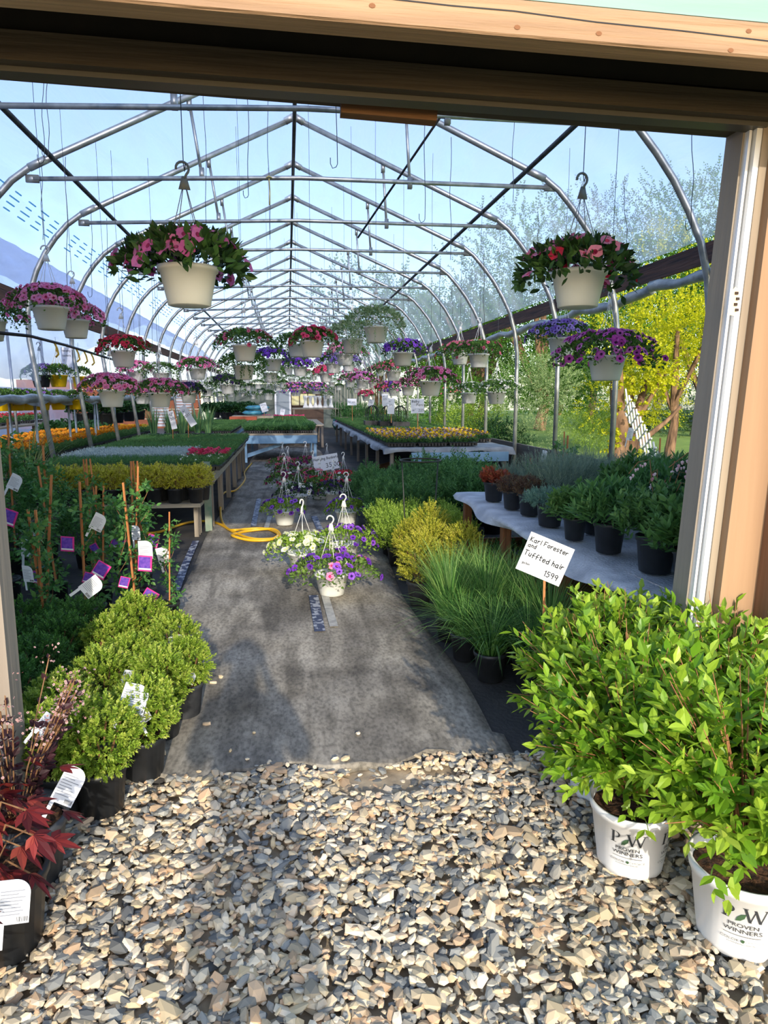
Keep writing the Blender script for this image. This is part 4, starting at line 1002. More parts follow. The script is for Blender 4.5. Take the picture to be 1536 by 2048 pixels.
# dark red shrubs at the left front
def redbush(i):
    pr, ph = (.165, .25) if i == 0 else (.14, .20)
    o = thing('potted_red_maple' if i != 1 else 'potted_dark_ninebark', '', 'shrub')
    pot_mb(pr, ph, .82).build('pot', BLACK_PL if i == 0 else DUSTY_PL, o, True); soil_mb(pr * .9, ph * .86).build('soil', SOIL, o)
    mb = MB(); ms = MB()
    if i == 1:    # ninebark: dark small leaves, pale blossom heads on thin stems
        N = 46; a = RG.uniform(0, 6.28, N); b = np.stack([.03 * np.cos(a), .03 * np.sin(a), np.full(N, ph)], 1); tip = b + np.stack([np.cos(a) * .16, np.sin(a) * .16, RG.uniform(.2, .42, N)], 1)
        for q, t in zip(b, tip): ms.tube([q, (q + t) / 2 + [0, 0, .03], t], .002, 5, cap=False)
        shoots(mb, b, tip - b, 7, np.linalg.norm(tip - b, axis=1), .034, .022, 60, LEAF8, .5)
        mb.build('foliage', PURL, o)
        mf = MB(); c = np.repeat(tip, 14, 0) + RG.normal(0, .022, (N * 14, 3)); petals(mf, c, unit(RG.normal(0, 1, c.shape) + [0, -.3, .8]), .0042); mf.build('blossom', [PM('pale_blossom', ['b08a86', 'cbb0ac', '9a706e']), M('blossom_eye', '8a4a4a', .6)], o)
    else:         # maple: star leaves of five long toothed lobes
        N = 54; a = RG.uniform(0, 6.28, N); r_ = RG.uniform(.06, .24, N); q = np.stack([np.cos(a) * r_, np.sin(a) * r_, ph + RG.uniform(.0, .33, N) * (1.2 - r_ * 2.2)], 1)
        for t in q[::3]: ms.tube([(0, 0, ph * .8), t * [.5, .5, 1], t], .0025, 5, cap=False)
        out = unit(np.stack([np.cos(a), np.sin(a), RG.uniform(-.5, .2, N)], 1)); x, y, z = axes(out, .35)
        for k, (an, ll) in enumerate(((0, 1), (.62, .85), (-.62, .85), (1.25, .55), (-1.25, .55))):
            dd = y * math.cos(an) + x * math.sin(an); xx = x * math.cos(an) - y * math.sin(an); s = RG.uniform(.8, 1.2, (N, 1))
            mb.inst(LEAF8[0], LEAF8[1], q, xx * .024 * s, unit(dd - [0, 0, .25]) * .085 * ll * s, z * .02, 0, np.clip(RG.uniform(0, 1, N), 0, 1))
        mb.build('foliage', REDL, o)
    ms.build('twigs', TWIG, o)
    return o
rb = [Maker(lambda i, j=j: redbush(j)) for j in range(3)]
rb[0].put((-.90, 1.93, 0), .4, 'red leaved maple in a big black pot at the left edge of the gravel', None, 1.0)
rb[1].put((-.93, 2.22, .0), 1.0, 'purple-black ninebark with pale blossom behind the red maple pot', None, 1.15)
rb[2].put((-.99, 1.62, 0), 2.0, 'second red leaved plant in a dusty pot at the bottom left corner', None, .9)
p = gy(20, 1800, 1.68); o = tagcard(None, (p[0], p[1], p[2] - .07), -.15, 0, .12, .075, .115, lab='white care tag hanging on the red maple pot at lower left'); o['category'] = 'plant tag'
o.rotation_euler.z = .2
# -------------------------------------------------- grasses and perennials on the floor, right
def blades(mb, N, Lm, spread=.5, w=.004, r0=.04, z0=0, droop=.9, seg=5, lean=(0, 0), tb=0):
    a = RG.uniform(0, 2 * PI, N); q = RG.uniform(0, 1, N) ** .7; L = Lm * RG.uniform(.6, 1.1, N)
    base = np.stack([np.cos(a) * r0 * q, np.sin(a) * r0 * q, np.full(N, z0)], 1)
    out = np.stack([np.cos(a) + lean[0], np.sin(a) + lean[1], np.zeros(N)], 1); side = np.stack([-np.sin(a + RG.normal(0, .6, N)), np.cos(a), np.zeros(N)], 1)
    k = spread * (.35 + .8 * q) * RG.uniform(.6, 1.3, N); V = np.empty((N, 2 * (seg + 1), 3))
    for i in range(seg + 1):
        t = i / seg; c = base + out * (L * k * t * (.55 + .6 * t))[:, None]; c[:, 2] += L * (t - droop * k * .6 * t * t * t)
        ww = w * (1 - t ** 2 * .95) * .5; V[:, 2 * i] = c - side * ww; V[:, 2 * i + 1] = c + side * ww
    f = np.array([(2 * i, 2 * i + 1, 2 * i + 3, 2 * i + 2) for i in range(seg)]); off = np.arange(N) * 2 * (seg + 1)
    mb.V.append(V.reshape(-1, 3)); mb.T.append(np.repeat(np.clip(RG.uniform(0, 1, N) + tb, 0, 1), 2 * (seg + 1)))
    mb.F.append((f[None] + off[:, None, None]).reshape(-1, 4) + mb.n); mb.m.append(np.zeros(N * seg)); mb.n += V.shape[0] * V.shape[1]
def fol_grass(N, L, sp, w, tb=0):
    def f(o, leafm, ph):
        mb = MB(); blades(mb, N, L, sp, w, .06, ph * .85, tb=tb); mb.build('foliage', leafm, o)
    return f
grs = Maker(lambda i: potted('potted_grass', 'ornamental grass', .095, .17, BLACK_PL, GRASSL, fol_grass(360, (.52, .40)[i], (.55, .9)[i], .0055, (.1, -.15)[i])), 2)
G = [(1.12, 3.62, 1), (1.32, 3.55, 1), (1.06, 3.95, 1), (1.30, 3.9, 1), (1.04, 4.3, 0), (1.28, 4.25, 0), (1.50, 4.1, 0), (1.50, 3.7, 0), (1.1, 4.62, 0), (1.33, 4.6, 0), (1.5, 4.45, 0), (1.53, 3.35, 1)]
for k, (X, Y, v_) in enumerate(G):
    lb = ('low dark tufted grass' if v_ else 'tall bright feather reed grass') + ' in a black pot, ' + ('%s from the front in the right grass group' % nth(sorted(range(12), key=lambda q: G[q][1] + G[q][0] * .01).index(k)))
    grs.put((X, Y, 0), None, lb, 'grasses by the right bench', 1.0, which=v_)
def fol_up(N, R_, H_, L, W, n, sl, sp=45, tmpl=LEAF4, tv=.5, z1=.5):
    """upright bushy perennial: shoots rising from the pot"""
    def f(o, leafm, ph):
        mb = MB(); a = RG.uniform(0, 6.28, N); q = np.sqrt(RG.uniform(0, 1, N)); z = ph + RG.uniform(.0, 1, N) ** z1 * H_ * (1 - .45 * q)
        p = np.stack([np.cos(a) * q * R_, np.sin(a) * q * R_, z - sl * .6], 1); p[:, 2] = np.maximum(p[:, 2], ph * .9)
        d = unit(np.stack([np.cos(a) * q * .6, np.sin(a) * q * .6, np.ones(N)], 1) + RG.normal(0, .2, (N, 3)))
        shoots(mb, p, d, n, sl, L, W, sp, tmpl, .4, tvar=tv); mb.build('foliage', leafm, o)
    return f
gold = Maker(lambda i: potted('potted_golden_spirea', 'shrub', .10, .19, BLACK_PL if i else DUSTY_PL, GOLDL, fol_box(330, .17, .42, .020, .011, 7, .075, 45)), 2)
lime = Maker(lambda i: potted('potted_lime_perennial', 'perennial', .09, .16, BLACK_PL, LIMEL, fol_up(300, .17, .34, .024, .013, 7, .10)), 2)
fern = Maker(lambda i: potted('potted_ferny_perennial', 'perennial', .10, .18, BLACK_PL, FERNL, fol_up(300, .20, .52, .042, .018, 7, .13, 60)), 2)
brnz = Maker(lambda i: potted('potted_bronze_shrub', 'shrub', .09, .16, BLACK_PL, BRONZ, fol_up(170, .13, .28, .024, .010, 7, .10)))
GO = [((.99, 5.10), 'golden spirea in a dusty grey pot standing at the runner edge', 1.0, 0), ((1.17, 5.55), 'golden spirea behind the dusty grey potted one', 1.0, 1), ((1.40, 5.35), 'yellow spirea shrub behind the feather grass', 1.0, 1), ((1.25, 6.0), 'tallest golden shrub near the black plant hoop', 1.1, 1), ((1.05, 5.9), 'golden shrub left beside the black plant hoop legs', .9, 1)]
for (X, Y), lb, s, v_ in GO: gold.put((X, Y, 0), None, lb, 'golden shrubs at right', s, which=v_)
k = 0
for Y in (6.4, 6.85, 7.3):
    for X in (1.02, 1.32, 1.6):
        lime.put((X, Y, 0), None, 'pale lime leaved perennial, %s row behind the golden shrubs, %s' % (nth(k // 3), ('aisle side', 'middle one', 'bench side')[k % 3]), 'lime perennials', 1.1); k += 1
k = 0
for Y in (7.8, 8.3, 8.8, 9.3, 9.8):
    for X in (1.1, 1.5, 1.95, 2.4):
        fern.put((X + .03 * (k % 3), Y, 0), None, 'tall ferny green perennial, %s row, %s' % (nth(k // 4), ('next to the aisle', 'second from the aisle', 'third from the aisle', 'farthest from the aisle')[k % 4]), 'ferny perennials', 1.05 if X < 1.9 else 1.25); k += 1
for k, (X, Y) in enumerate(((1.52, 4.95), (1.66, 5.15), (1.42, 4.85))): brnz.put((X, Y, 0), None, 'small bronze leaved shrub between grass and crate, %s' % ('middle', 'right', 'left')[k], 'bronze shrubs', 1.0)
# crate of green plants below the bench
o = thing('wooden_crate', 'low wooden crate of green seedlings under the right bench', 'crate', (2.0, 5.6, 0))
mb = MB(); mb.box((0, -.55, .16), (1.0, .03, .26)); mb.box((0, .55, .16), (1.0, .03, .26)); mb.box((-.5, 0, .16), (.03, 1.1, .26)); mb.box((.5, 0, .16), (.03, 1.1, .26)); mb.box((0, 0, .04), (1, 1.1, .03))
mb.build('crate_boards', wood('orange_crate_wood', '7a4a2c', 'a1683f', axis='X', scale=3), o)
p2_ = thing('seedling_flat', 'green seedlings filling the crate under the bench', 'seedlings', (2.0, 5.6, .1))
mb = MB(); mb.box((0, 0, .05), (.9, 1.0, .1)); mb.build('tray', BLACK_PL, p2_)
mb = MB(); N = 240; q = np.stack([RG.uniform(-.46, .46, N), RG.uniform(-.5, .5, N), np.full(N, .09)], 1); shoots(mb, q, np.array([0, 0, 1.0]) + RG.normal(0, .3, (N, 3)), 5, .13, .045, .018, 65); mb.build('foliage', MIDL, p2_)
# black wire plant hoop
o = thing('plant_hoop', 'tall thin black ring support standing over the golden shrubs', 'plant support', (1.22, 6.3, 0))
MET = M('black_green_rod', '24281f', .5)
mb = MB(); a = [(.19 * math.cos(t), .19 * math.sin(t), 1.02) for t in np.linspace(0, 2 * PI, 33)]; mb.tube(a, .008, 6, cap=False); mb.build('ring', MET, o, True)
for t in (.3, 3.4): mb = MB(); mb.tube([(.15 * math.cos(t), .15 * math.sin(t) - .1 * (t < 1), 0), (.16 * math.cos(t), .16 * math.sin(t), .5), (.19 * math.cos(t), .19 * math.sin(t), 1.02)], .007, 6); mb.build('leg', MET, o, True)

# -------------------------------------------------- right bench with pots
def cloth_top(mb, x0, x1, y0, y1, z, drop=.07, wav=1.0, nx=14, ny=40, seed=0):
    """sheet over a table top with a wavy overhanging hem on every side"""
    r = random.Random(seed); ph = [r.uniform(0, 6) for _ in range(6)]; v = []; NX = nx + 4; NY = ny + 4
    for i in range(NY + 1):
        for j in range(NX + 1):
            u = min(max((j - 2) / nx, 0), 1); w_ = min(max((i - 2) / ny, 0), 1); ex = (2 - j) if j < 2 else (j - nx - 2 if j > nx + 2 else 0); ey = (2 - i) if i < 2 else (i - ny - 2 if i > ny + 2 else 0)
            x = x0 + (x1 - x0) * u; y = y0 + (y1 - y0) * w_; zz = z + .004 * math.sin(x * 13 + ph[0]) * math.sin(y * 9 + ph[1]); k = max(ex, ey)
            if k:
                wv = .02 * math.sin(y * 7 + ph[2]) + .02 * math.sin(x * 8 + y * 3 + ph[3]); zz -= drop * (.45, 1.0)[k - 1] * (1 + .4 * math.sin(y * 4.1 + x * 5 + ph[4])) * wav
                sx = (-1 if j < 2 else 1) if ex else 0; sy = (-1 if i < 2 else 1) if ey else 0; x += sx * (.03 + wv * (k - 1) * 1.2); y += sy * (.02 + wv * (k - 1))
            v.append((x, y, zz))
    f = [(i * (NX + 1) + j, i * (NX + 1) + j + 1, (i + 1) * (NX + 1) + j + 1, (i + 1) * (NX + 1) + j) for i in range(NY) for j in range(NX)]
    mb.add(v, f)
CLOTH = M('white_bench_cloth', 'cfd3da', .85, 'a9aeb8', 6, bump=.6, bscale=60)
WOODG = wood('weathered_bench_wood', '6b6256', '978c7c', axis='Z', scale=5)
WOODO = wood('orange_brown_leg', '7b4d30', 'a06a44', axis='Z', scale=5)
WOODX = wood('weathered_plank', '8a7e6c', 'b3a78f', axis='X', scale=5)
def table(name, label, x0, x1, y0, y1, z, ny=3, topm=None, legm=None, apron=None, apm=None, braces=False, leg=.07, inset=.06):
    o = thing(name, label, 'bench', ((x0 + x1) / 2, (y0 + y1) / 2, 0)); cx, cy = (x0 + x1) / 2, (y0 + y1) / 2
    mb = MB(); mb.box((0, 0, z - .025), (x1 - x0, y1 - y0, .045)); mb.build('bench_top', topm or WOODX, o)
    for i in range(ny):
        y = y0 + inset + (y1 - y0 - 2 * inset) * i / (ny - 1) - cy
        for x in (x0 + inset - cx, x1 - inset - cx):
            mb = MB(); mb.box((x, y, (z - .05) / 2), (leg, leg, z - .05)); mb.build('leg', legm or WOODG, o)
    if apron:
        mb = MB(); mb.box((0, y0 - cy + .01, z - .05 - apron / 2), (x1 - x0 - .04, .03, apron)); mb.box((x1 - cx - .02, 0, z - .05 - apron / 2), (.03, y1 - y0 - .04, apron)); mb.box((x0 - cx + .02, 0, z - .05 - apron / 2), (.03, y1 - y0 - .04, apron)); mb.build('apron', apm, o)
    if braces:
        mb = MB(); mb.hexa([(x0 - cx + .1, y0 - cy + .08, .12), (x0 - cx + .1, y0 - cy + .08, .22), (cx * 0 + .35, y0 - cy + .3, z - .14), (.35, y0 - cy + .3, z - .22), (x0 - cx + .1, y0 - cy + .12, .12), (x0 - cx + .1, y0 - cy + .12, .22), (.35, y0 - cy + .34, z - .14), (.35, y0 - cy + .34, z - .22)]); mb.build('brace', apm or WOODG, o)
    return o
BZ = .70
table('plant_bench', 'long weathered bench behind the right door jamb, under a white cloth', 1.62, 3.4, 2.72, 6.35, BZ - .01, 4, legm=WOODO)
mb = MB(); cloth_top(mb, 1.59, 3.42, 2.68, 6.38, BZ, .06, seed=3); mb.build('bench_cloth', CLOTH, None, True, label='crinkled white cloth hanging over the edge of the right bench', cat='cloth')
lav = Maker(lambda i: potted('potted_lavender', 'lavender', .075, .14, BLACK_PL, LAVL, fol_up(170, .11, .24, .030, .004, 9, .13, 28)), 2)
sed = Maker(lambda i: potted('potted_brown_sedum', 'sedum', .08, .15, BLACK_PL, SEDL, fol_box(260, .12, .13, .014, .010, 5, .04, 70, zc=.05, stem=False)))
jun = Maker(lambda i: potted('potted_creeping_juniper', 'juniper', .095, .17, BLACK_PL, BLUEG, fol_box(300, .19, .09, .016, .006, 8, .06, 45, zc=.03, stem=False)))
per = Maker(lambda i: potted('potted_green_perennial', 'perennial', .085, .17, BLACK_PL, (MIDL, FERNL, DARKL)[i], fol_up(130, .15, .24, (.065, .085, .06)[i], (.028, .020, .036)[i], 5, .12, 58, LEAF8)), 3)
rede = Maker(lambda i: potted('potted_red_heuchera', 'perennial', .085, .16, BLACK_PL, LM('rusty_red_leaf', ['6b2a22', '8d4032', 'a8553c', '6f6a35'], .3), fol_up(70, .09, .11, .05, .026, 4, .08, 60, LEAF8)))
def bleeding(i):
    o = potted('potted_bleeding_heart', 'perennial', .10, .19, BLACK_PL, MIDL, fol_up(170, .17, .30, .046, .022, 5, .12, 60, LEAF8))
    ms = MB(); mf = MB(); pts = []
    for k in range(6):
        a = 3.6 + k * .45; tip = np.array([math.cos(a) * .20, math.sin(a) * .16, .19 + .26 + .05 * (k % 3)])
        ms.tube([(0, 0, .2), tip * [.5, .5, 1] + [0, 0, .02], tip, tip + [math.cos(a) * .08, math.sin(a) * .06, -.07]], .002, 5, cap=False)
        for q in range(7): pts.append(tip + np.array([math.cos(a) * .021 * (q - 3), math.sin(a) * .018 * (q - 3), -.0024 * q * q - .006 - .01 * (q % 2)]))
    pts = np.array(pts); n = len(pts)
    tv = [(0, 0, .010), (.009, 0, .004), (.006, 0, -.006), (0, 0, -.014), (-.006, 0, -.006), (-.009, 0, .004), (0, .006, 0), (0, -.006, 0)]
    tf = [(a, (a + 1) % 6, 6) for a in range(6)] + [((a + 1) % 6, a, 7) for a in range(6)]
    e = np.eye(3); one = RG.uniform(.7, 1.1, (n, 1))
    mf.inst(tv, tf, pts, one * e[0], one * e[1], one * e[2], 0, RG.uniform(0, 1, n))
    mf.build('heart_flowers', PM('pale_pink_heart', ['e7b7c6', 'f3d3dc', 'f0e2e6', 'e49fb8']), o); ms.build('flower_stem', TWIGR, o)
    return o
bh = Maker(bleeding)
Z = BZ + .012
BP = [(rede, 1.76, 5.72, 'rusty red leaved plant at the far front corner of the right bench', 1.05), (lav, 1.98, 5.95, 'small grey plant behind the rusty one on the bench corner', .9), (sed, 1.78, 5.28, 'brown sedum in a black pot, sixth pot back along the bench edge', 1.0), (lav, 2.05, 5.45, 'tall grey lavender at the far end of the bench', 1.25),
      (sed, 1.82, 4.98, 'brown sedum with spreading stems, middle of the bench edge', 1.1), (lav, 2.03, 4.92, 'silvery lavender standing right behind the brown sedums', 1.35), (lav, 2.30, 5.2, 'lavender in the second row at the bench far end', 1.3),
      (jun, 1.80, 4.52, 'blue creeping juniper spreading over its pot, front bench edge', 1.0), (jun, 2.0, 4.22, 'second blue creeping juniper, just right of the first', .95), (per, 1.78, 4.05, 'dark green leafy perennial right of the junipers', .85), (per, 1.83, 3.68, 'green spiky leaved perennial in a broad black pot', 1.05),
      (per, 2.05, 3.5, 'bright green lance leaved perennial, second row of the bench', 1.0), (bh, 1.86, 3.22, 'bleeding heart with pale pink flowers, front of the bench', 1.0), (bh, 2.12, 3.02, 'bleeding heart with tall pink sprays near the door jamb', 1.12), (per, 1.86, 2.88, 'green perennial in a large black pot nearest the door jamb', 1.15)]
for mk, X, Y, lb, s in BP: mk.put((X, Y, Z), None, lb, None, s)
k = 0
for Y in (3.1, 3.45, 3.8, 4.15, 4.5, 4.85, 5.2, 5.55, 5.9):
    for X in (2.42, 2.74, 3.06, 3.32):
        mk = lav if (k % 4 >= 2 or Y > 4.6) else per
        mk.put((X + random.uniform(-.03, .03), Y, Z), None, '%s on the right bench, %s row back, %s from the aisle' % ('lavender' if mk is lav else 'green perennial', nth(k // 4), nth(k % 4 + 2)), 'rows of pots on the right bench', random.uniform(1.0, 1.2)); k += 1
# vines on stakes beyond the bench
def vine(i):
    o = thing('potted_vine', '', 'vine'); pot_mb(.095, .2).build('pot', BLACK_PL, o, True); soil_mb(.085, .17).build('soil', SOIL, o)
    H = (1.05, .95, 1.1)[i % 3]; n = (1, 2, 3)[i % 3]; mb = MB()
    for k in range(n):
        a = k * 2.1 + i; t = (.05 * math.cos(a), .05 * math.sin(a)); u = (.015 * math.cos(a + 1), .03 * math.sin(a + 1)) if n > 1 else (.05, .02)
        m2 = MB(); m2.hexa([(t[0] - .006, t[1] - .006, .02), (t[0] + .006, t[1] - .006, .02), (u[0] + .006, u[1] - .006, H), (u[0] - .006, u[1] - .006, H), (t[0] - .006, t[1] + .006, .02), (t[0] + .006, t[1] + .006, .02), (u[0] + .006, u[1] + .006, H), (u[0] - .006, u[1] + .006, H)]); m2.build('stake', BAMB, o)
    ms = MB(); th = np.linspace(0, 9, 24); P = np.stack([.035 * np.cos(th + i), .035 * np.sin(th + i), .17 + .72 * th / 9 * H], 1); ms.tube(P, .0022, 5); P2 = P * [1.4, 1.4, .8] + [0, 0, .03]; ms.tube(P2, .002, 5); ms.build('vine_stem', TWIG, o)
    N = (70, 80, 60)[i % 3]; q = P[RG.integers(0, 24, N)] + RG.normal(0, .02, (N, 3)); d = unit(RG.normal(0, 1, (N, 3)) * [1, 1, .5] + [0, 0, .2]); mb = MB()
    shoots(mb, q, d, 3, .09, .05, .03, 60, LEAF8, .5); mb.build('foliage', CLEM, o)
    mt = MB(); mt.tube([(.02 * math.cos(t), .02 * math.sin(t), H * .62) for t in np.linspace(0, 6.28, 9)], .004, 5); mt.tube([(.02 * math.cos(t), .02 * math.sin(t), H * .28) for t in np.linspace(0, 6.28, 9)], .004, 5); mt.build('plant_tie', M('green_tie_tape', '1d5a4e', .5), o)
    return o
CLEM = LM('clematis_leaf', ['264a22', '396a32', '508442', '68984e', '6c8a4a'], .3)
vn = Maker(vine, 3)
for k, (X, Y, s) in enumerate(((2.75, 6.75, 1.1), (2.95, 6.9, 1.15), (3.55, 6.3, 1.15), (2.6, 7.1, 1.0))):
    vn.put((X, Y, .0 if k else .1), None, 'vine tied to a brown stake behind the right bench, %s' % ('left of the pair', 'right of the pair', 'alone beside the lattice', 'short one behind')[k], 'staked vines at right', s, which=(0, 0, 0, 1)[k])
for px, py, Y, lb in ((1086, 912, 6.6, 'white tag on the left staked vine behind the bench'), (1112, 925, 6.8, 'blue and white tag on the right staked vine'), (1258, 868, 6.2, 'white tag on the lone staked vine by the lattice')):
    p = gy(px, py, Y); o = tagcard(None, (p[0], p[1], p[2] - .06), .1, 0, .15, .06, .12, lab=lb); o['category'] = 'plant tag'
# price sign in the grass
def sign(name, label, px, py, Y, w_, h_, tilt, lines, lean=-.15, yaw=0, stake=.5, stm=BAMB):
    p = gy(px, py, Y); o = thing(name, label, 'sign', (p[0], p[1], p[2]), rx=lean, rz=yaw)
    mb = MB(); mb.box((0, 0, 0), (w_, .004, h_)); 
    for (tx, x, z, hh, ww) in lines: handwriting(mb, tx, x, z, hh, ww, y=-.0026)
    c = mb.build('sign_card', [PAPER, INK], o); c.rotation_euler = (0, tilt, 0)
    mb = MB(); mb.box((0, .006, -h_ / 2 - stake / 2 + .1), (.012, .008, stake)); mb.build('stake', stm, o)
    return o
sign('price_sign', 'white handwritten price sign reading Karl Forester and Tuffted hair, in the grasses', 1090, 1118, 3.25, .235, .205, .38,
     [('Karl Forester', -.105, .058, .0225, .0044), ('and', -.105, .028, .020, .004), ('Tuffted hair', -.108, -.018, .0255, .0046), ('gallon', -.10, -.062, .011, .0024), ('1599', .024, -.080, .028, .0042)], yaw=-.25, stake=.75)
sign('price_sign', 'white handwritten price sign tilted among the runner baskets', 652, 925, 12.0, .44, .27, -.16,
     [('Hanging Baskets', -.205, .055, .042, .007), ('35.00', -.01, -.09, .075, .009), ('tall', -.18, -.09, .03, .005)], stake=.6)
sign('price_sign', 'white handwritten sign reading Baby Pansy above the pansy trays', 835, 812, 13.6, .27, .29, 0, [('Baby', -.11, .07, .05, .007), ('Pansy', -.02, .0, .05, .007), ('6/', -.1, -.10, .04, .006), ('225', .02, -.11, .05, .006)], stake=.5)
sign('price_sign', 'small white sign card in the green plants right of the vases', 704, 804, 21, .28, .20, 0, [('6/', -.1, -.02, .05, .006), ('400', .0, -.03, .05, .006)], stake=.6)
for k, (x, y, Y, w_, h_, t) in enumerate(((782, 812, 15.5, .16, .36, .05), (742, 806, 19, .14, .2, .3), (376, 832, 13.5, .13, .42, -.55), (345, 840, 13.2, .1, .34, -.2), (528, 815, 24, .22, .30, -.3), (565, 824, 22.5, .14, .2, .2), (770, 800, 17, .15, .3, 0))):
    sign('price_sign', 'small white price card on a stake, %s' % ('in front of the black arched stands', 'left of the black arched stands', 'leaning over the tall iris leaves', 'thin one in the green trays by the irises', 'on the far bench beside the blue sacks', 'on the far bench right of the leaning one', 'behind the arched stands')[k], x, y, Y, w_, h_, t, [('225', -w_ * .3, 0, .04, .005), ('6/', -w_ * .3, h_ * .25, .035, .005)], stake=.3)
# -------------------------------------------------- left: clematis on stakes
CT = [('pink_picture', '7b3f9e', 'd0378c'), ('blue_picture', '5a7fb8', '9fc0dc')]
PINKT = M('magenta_tag_rim', 'd2348a', .5); PURP = M('violet_flower_photo', '4a2f9c', .5, '7a4fb8', 60)
def pictag(parent, p, rz=0, tilt=.3):
    mb = MB(); mb.box((0, 0, 0), (.062, .0016, .075)); mb.box((-.002, -.0014, .002), (.050, .001, .060), 1); mb.box((.0, -.0022, -.026), (.055, .001, .008), 2)
    o = mb.build('picture_tag', [PINKT, PURP, PAPER], parent, loc=p, label='magenta edged picture tag'); o.rotation_euler = (.1, tilt, rz); return o
CLP = [  # X, Y, scale, tag kind, label
 (-.88, 4.92, .78, '', 'staked clematis in a dusty pot standing alone at the runner edge'),
 (-1.08, 4.62, 1.0, 'p', 'clematis with crossed stakes and a magenta tag behind the bright box shrubs'),
 (-1.12, 5.15, 1.05, 'wp', 'clematis with a white and a violet tag, next to the aisle'),
 (-1.22, 5.65, 1.0, '', 'tall straight staked clematis nearest the golden boxwood bench'),
 (-1.36, 4.75, 1.0, 'p', 'clematis with a pink tag, second from the aisle in its row'),
 (-1.45, 5.3, 1.0, 'b', 'clematis with a blue flower tag, second row'),
 (-1.50, 4.35, 1.0, 'w', 'clematis with a large white price tag, front middle'),
 (-1.72, 4.75, 1.05, 'p', 'bundled old clematis vine, middle of the group'),
 (-1.78, 5.35, 1.05, 'w', 'clematis in the second row with an arched white tag'),
 (-1.62, 5.9, 1.0, '', 'clematis at the back of the group below the golden boxwoods'),
 (-1.86, 4.3, 1.05, '', 'thick bundled clematis stake at the front left'),
 (-2.10, 4.8, 1.15, 'w', 'clematis left of the bundled vine with a low white tag'),
 (-2.15, 5.4, 1.2, '', 'dense clematis in the second row by the left wall'),
 (-2.05, 6.0, 1.15, '', 'dense clematis in the back row left of centre'),
 (-2.45, 5.9, 1.3, 'w', 'tall dense clematis against the leaning left post'),
 (-2.50, 5.1, 1.25, '', 'tall dense clematis cut by the left door frame'),
 (-2.5, 6.5, 1.35, '', 'tallest dense vine at the back left with cut stakes'),
 (-2.45, 4.4, 1.1, 'p', 'clematis with a pink tag at the far left edge')]
for k, (X, Y, s, tg, lb) in enumerate(CLP):
    o = vn.put((X, Y, 0), None, lb, 'staked clematis at left', s, which=(1, 0, 0, 2, 0, 1)[k % 6] if k else 0)
    o['category'] = 'clematis'; o.name = 'potted_clematis'
    r = o.rotation_euler.z; o.rotation_euler.x = random.uniform(-.07, .07); o.rotation_euler.y = random.uniform(-.1, .08)
    def loc(dx, dz): v = Matrix.Rotation(-r, 3, 'Z') @ Vector((dx, -.15, dz)); return tuple(v)
    if 'w' in tg: t = tagcard(o, loc(-.02, .55), 0, -r + random.uniform(-.5, .5), random.uniform(-.6, .4), .07, .10)
    if 'p' in tg: pictag(o, loc(.03, .42), -r + .2, .35)
    if 'b' in tg: pictag(o, loc(.0, .5), -r - .2, -.5)
for x, y, Y, rx, ry, kd, lb in ((165, 1168, 3.75, 0, .95, 'w', 'large white price tag with bar code among the clematis stakes'), (188, 1045, 4.7, 0, .5, 'w', 'white tag with rounded corner on the tall left clematis stake'), (291, 1102, 4.3, 0, .0, 'w', 'white tag above the violet tag on the aisle side stakes'),
                         (55, 1098, 4.6, 0, .1, 'w', 'white tag on the thick bundled vine near the door frame'), (22, 965, 5.2, 0, .5, 'w', 'white tag at the far left behind the door frame'), (330, 1112, 4.9, 0, -.2, 'w', 'round edged white tag behind the lone aisle stake'),
                         (135, 1088, 4.6, 0, .1, 'p', 'magenta edged picture tag on the bundled vine'), (202, 1140, 4.2, 0, .6, 'p', 'tilted magenta picture tag in the middle of the stakes'), (236, 1085, 4.7, 0, .5, 'p', 'blue and pink picture tag in the middle of the stakes'),
                         (290, 1127, 4.28, 0, .1, 'p', 'violet and magenta picture tag on the aisle side stakes'), (298, 1195, 4.1, 0, .6, 'p', 'magenta picture tag low above the bright box shrubs'), (306, 1082, 5.3, 0, .3, 'p', 'violet picture tag on the straight stake'), (18, 1035, 4.3, 0, .4, 'p', 'pink picture tag at the left door frame')):
    p = gy(x, y, Y)
    if kd == 'w': o = tagcard(None, (p[0], p[1], p[2] - .05), rx, 0, ry, .085, .115, lab=lb)
    else: o = pictag(None, tuple(p), 0, ry); o.scale = (1.35,) * 3; o['label'] = lb
    o['category'] = 'plant tag'
den = Maker(lambda i: potted('potted_climber', 'climbing plant', .11, .22, BLACK_PL, CLEM, fol_up(240, .20, 1.05, .045, .028, 5, .13, 65, LEAF8, z1=.9)), 2)
for k, (X, Y, s) in enumerate(((-2.75, 6.3, 1.15), (-2.8, 5.6, 1.15), (-2.35, 6.9, 1.0), (-2.8, 7.1, 1.1), (-1.95, 6.7, .75), (-1.6, 6.6, .65))):
    den.put((X, Y, 0), None, 'dense dark green climber in the far left corner, ' + ('beside the leaning post', 'nearest the door frame', 'below the golden boxwood bench', 'behind the leaning post', 'low one below the golden bench', 'lowest one below the golden bench')[k], 'dense climbers at left', s)
spike = Maker(lambda i: potted('potted_spike_grass', 'spiky plant', .10, .2, BLACK_PL, LM('spiky_leaf', ['4a5a2a', '7c8b45', 'a5a968'], .3), fol_grass(46, .75, .75, .014)))
spike.put((-2.75, 7.75, .45), None, 'spiky long leaved plant beside the leaning left post', None, 1.1)

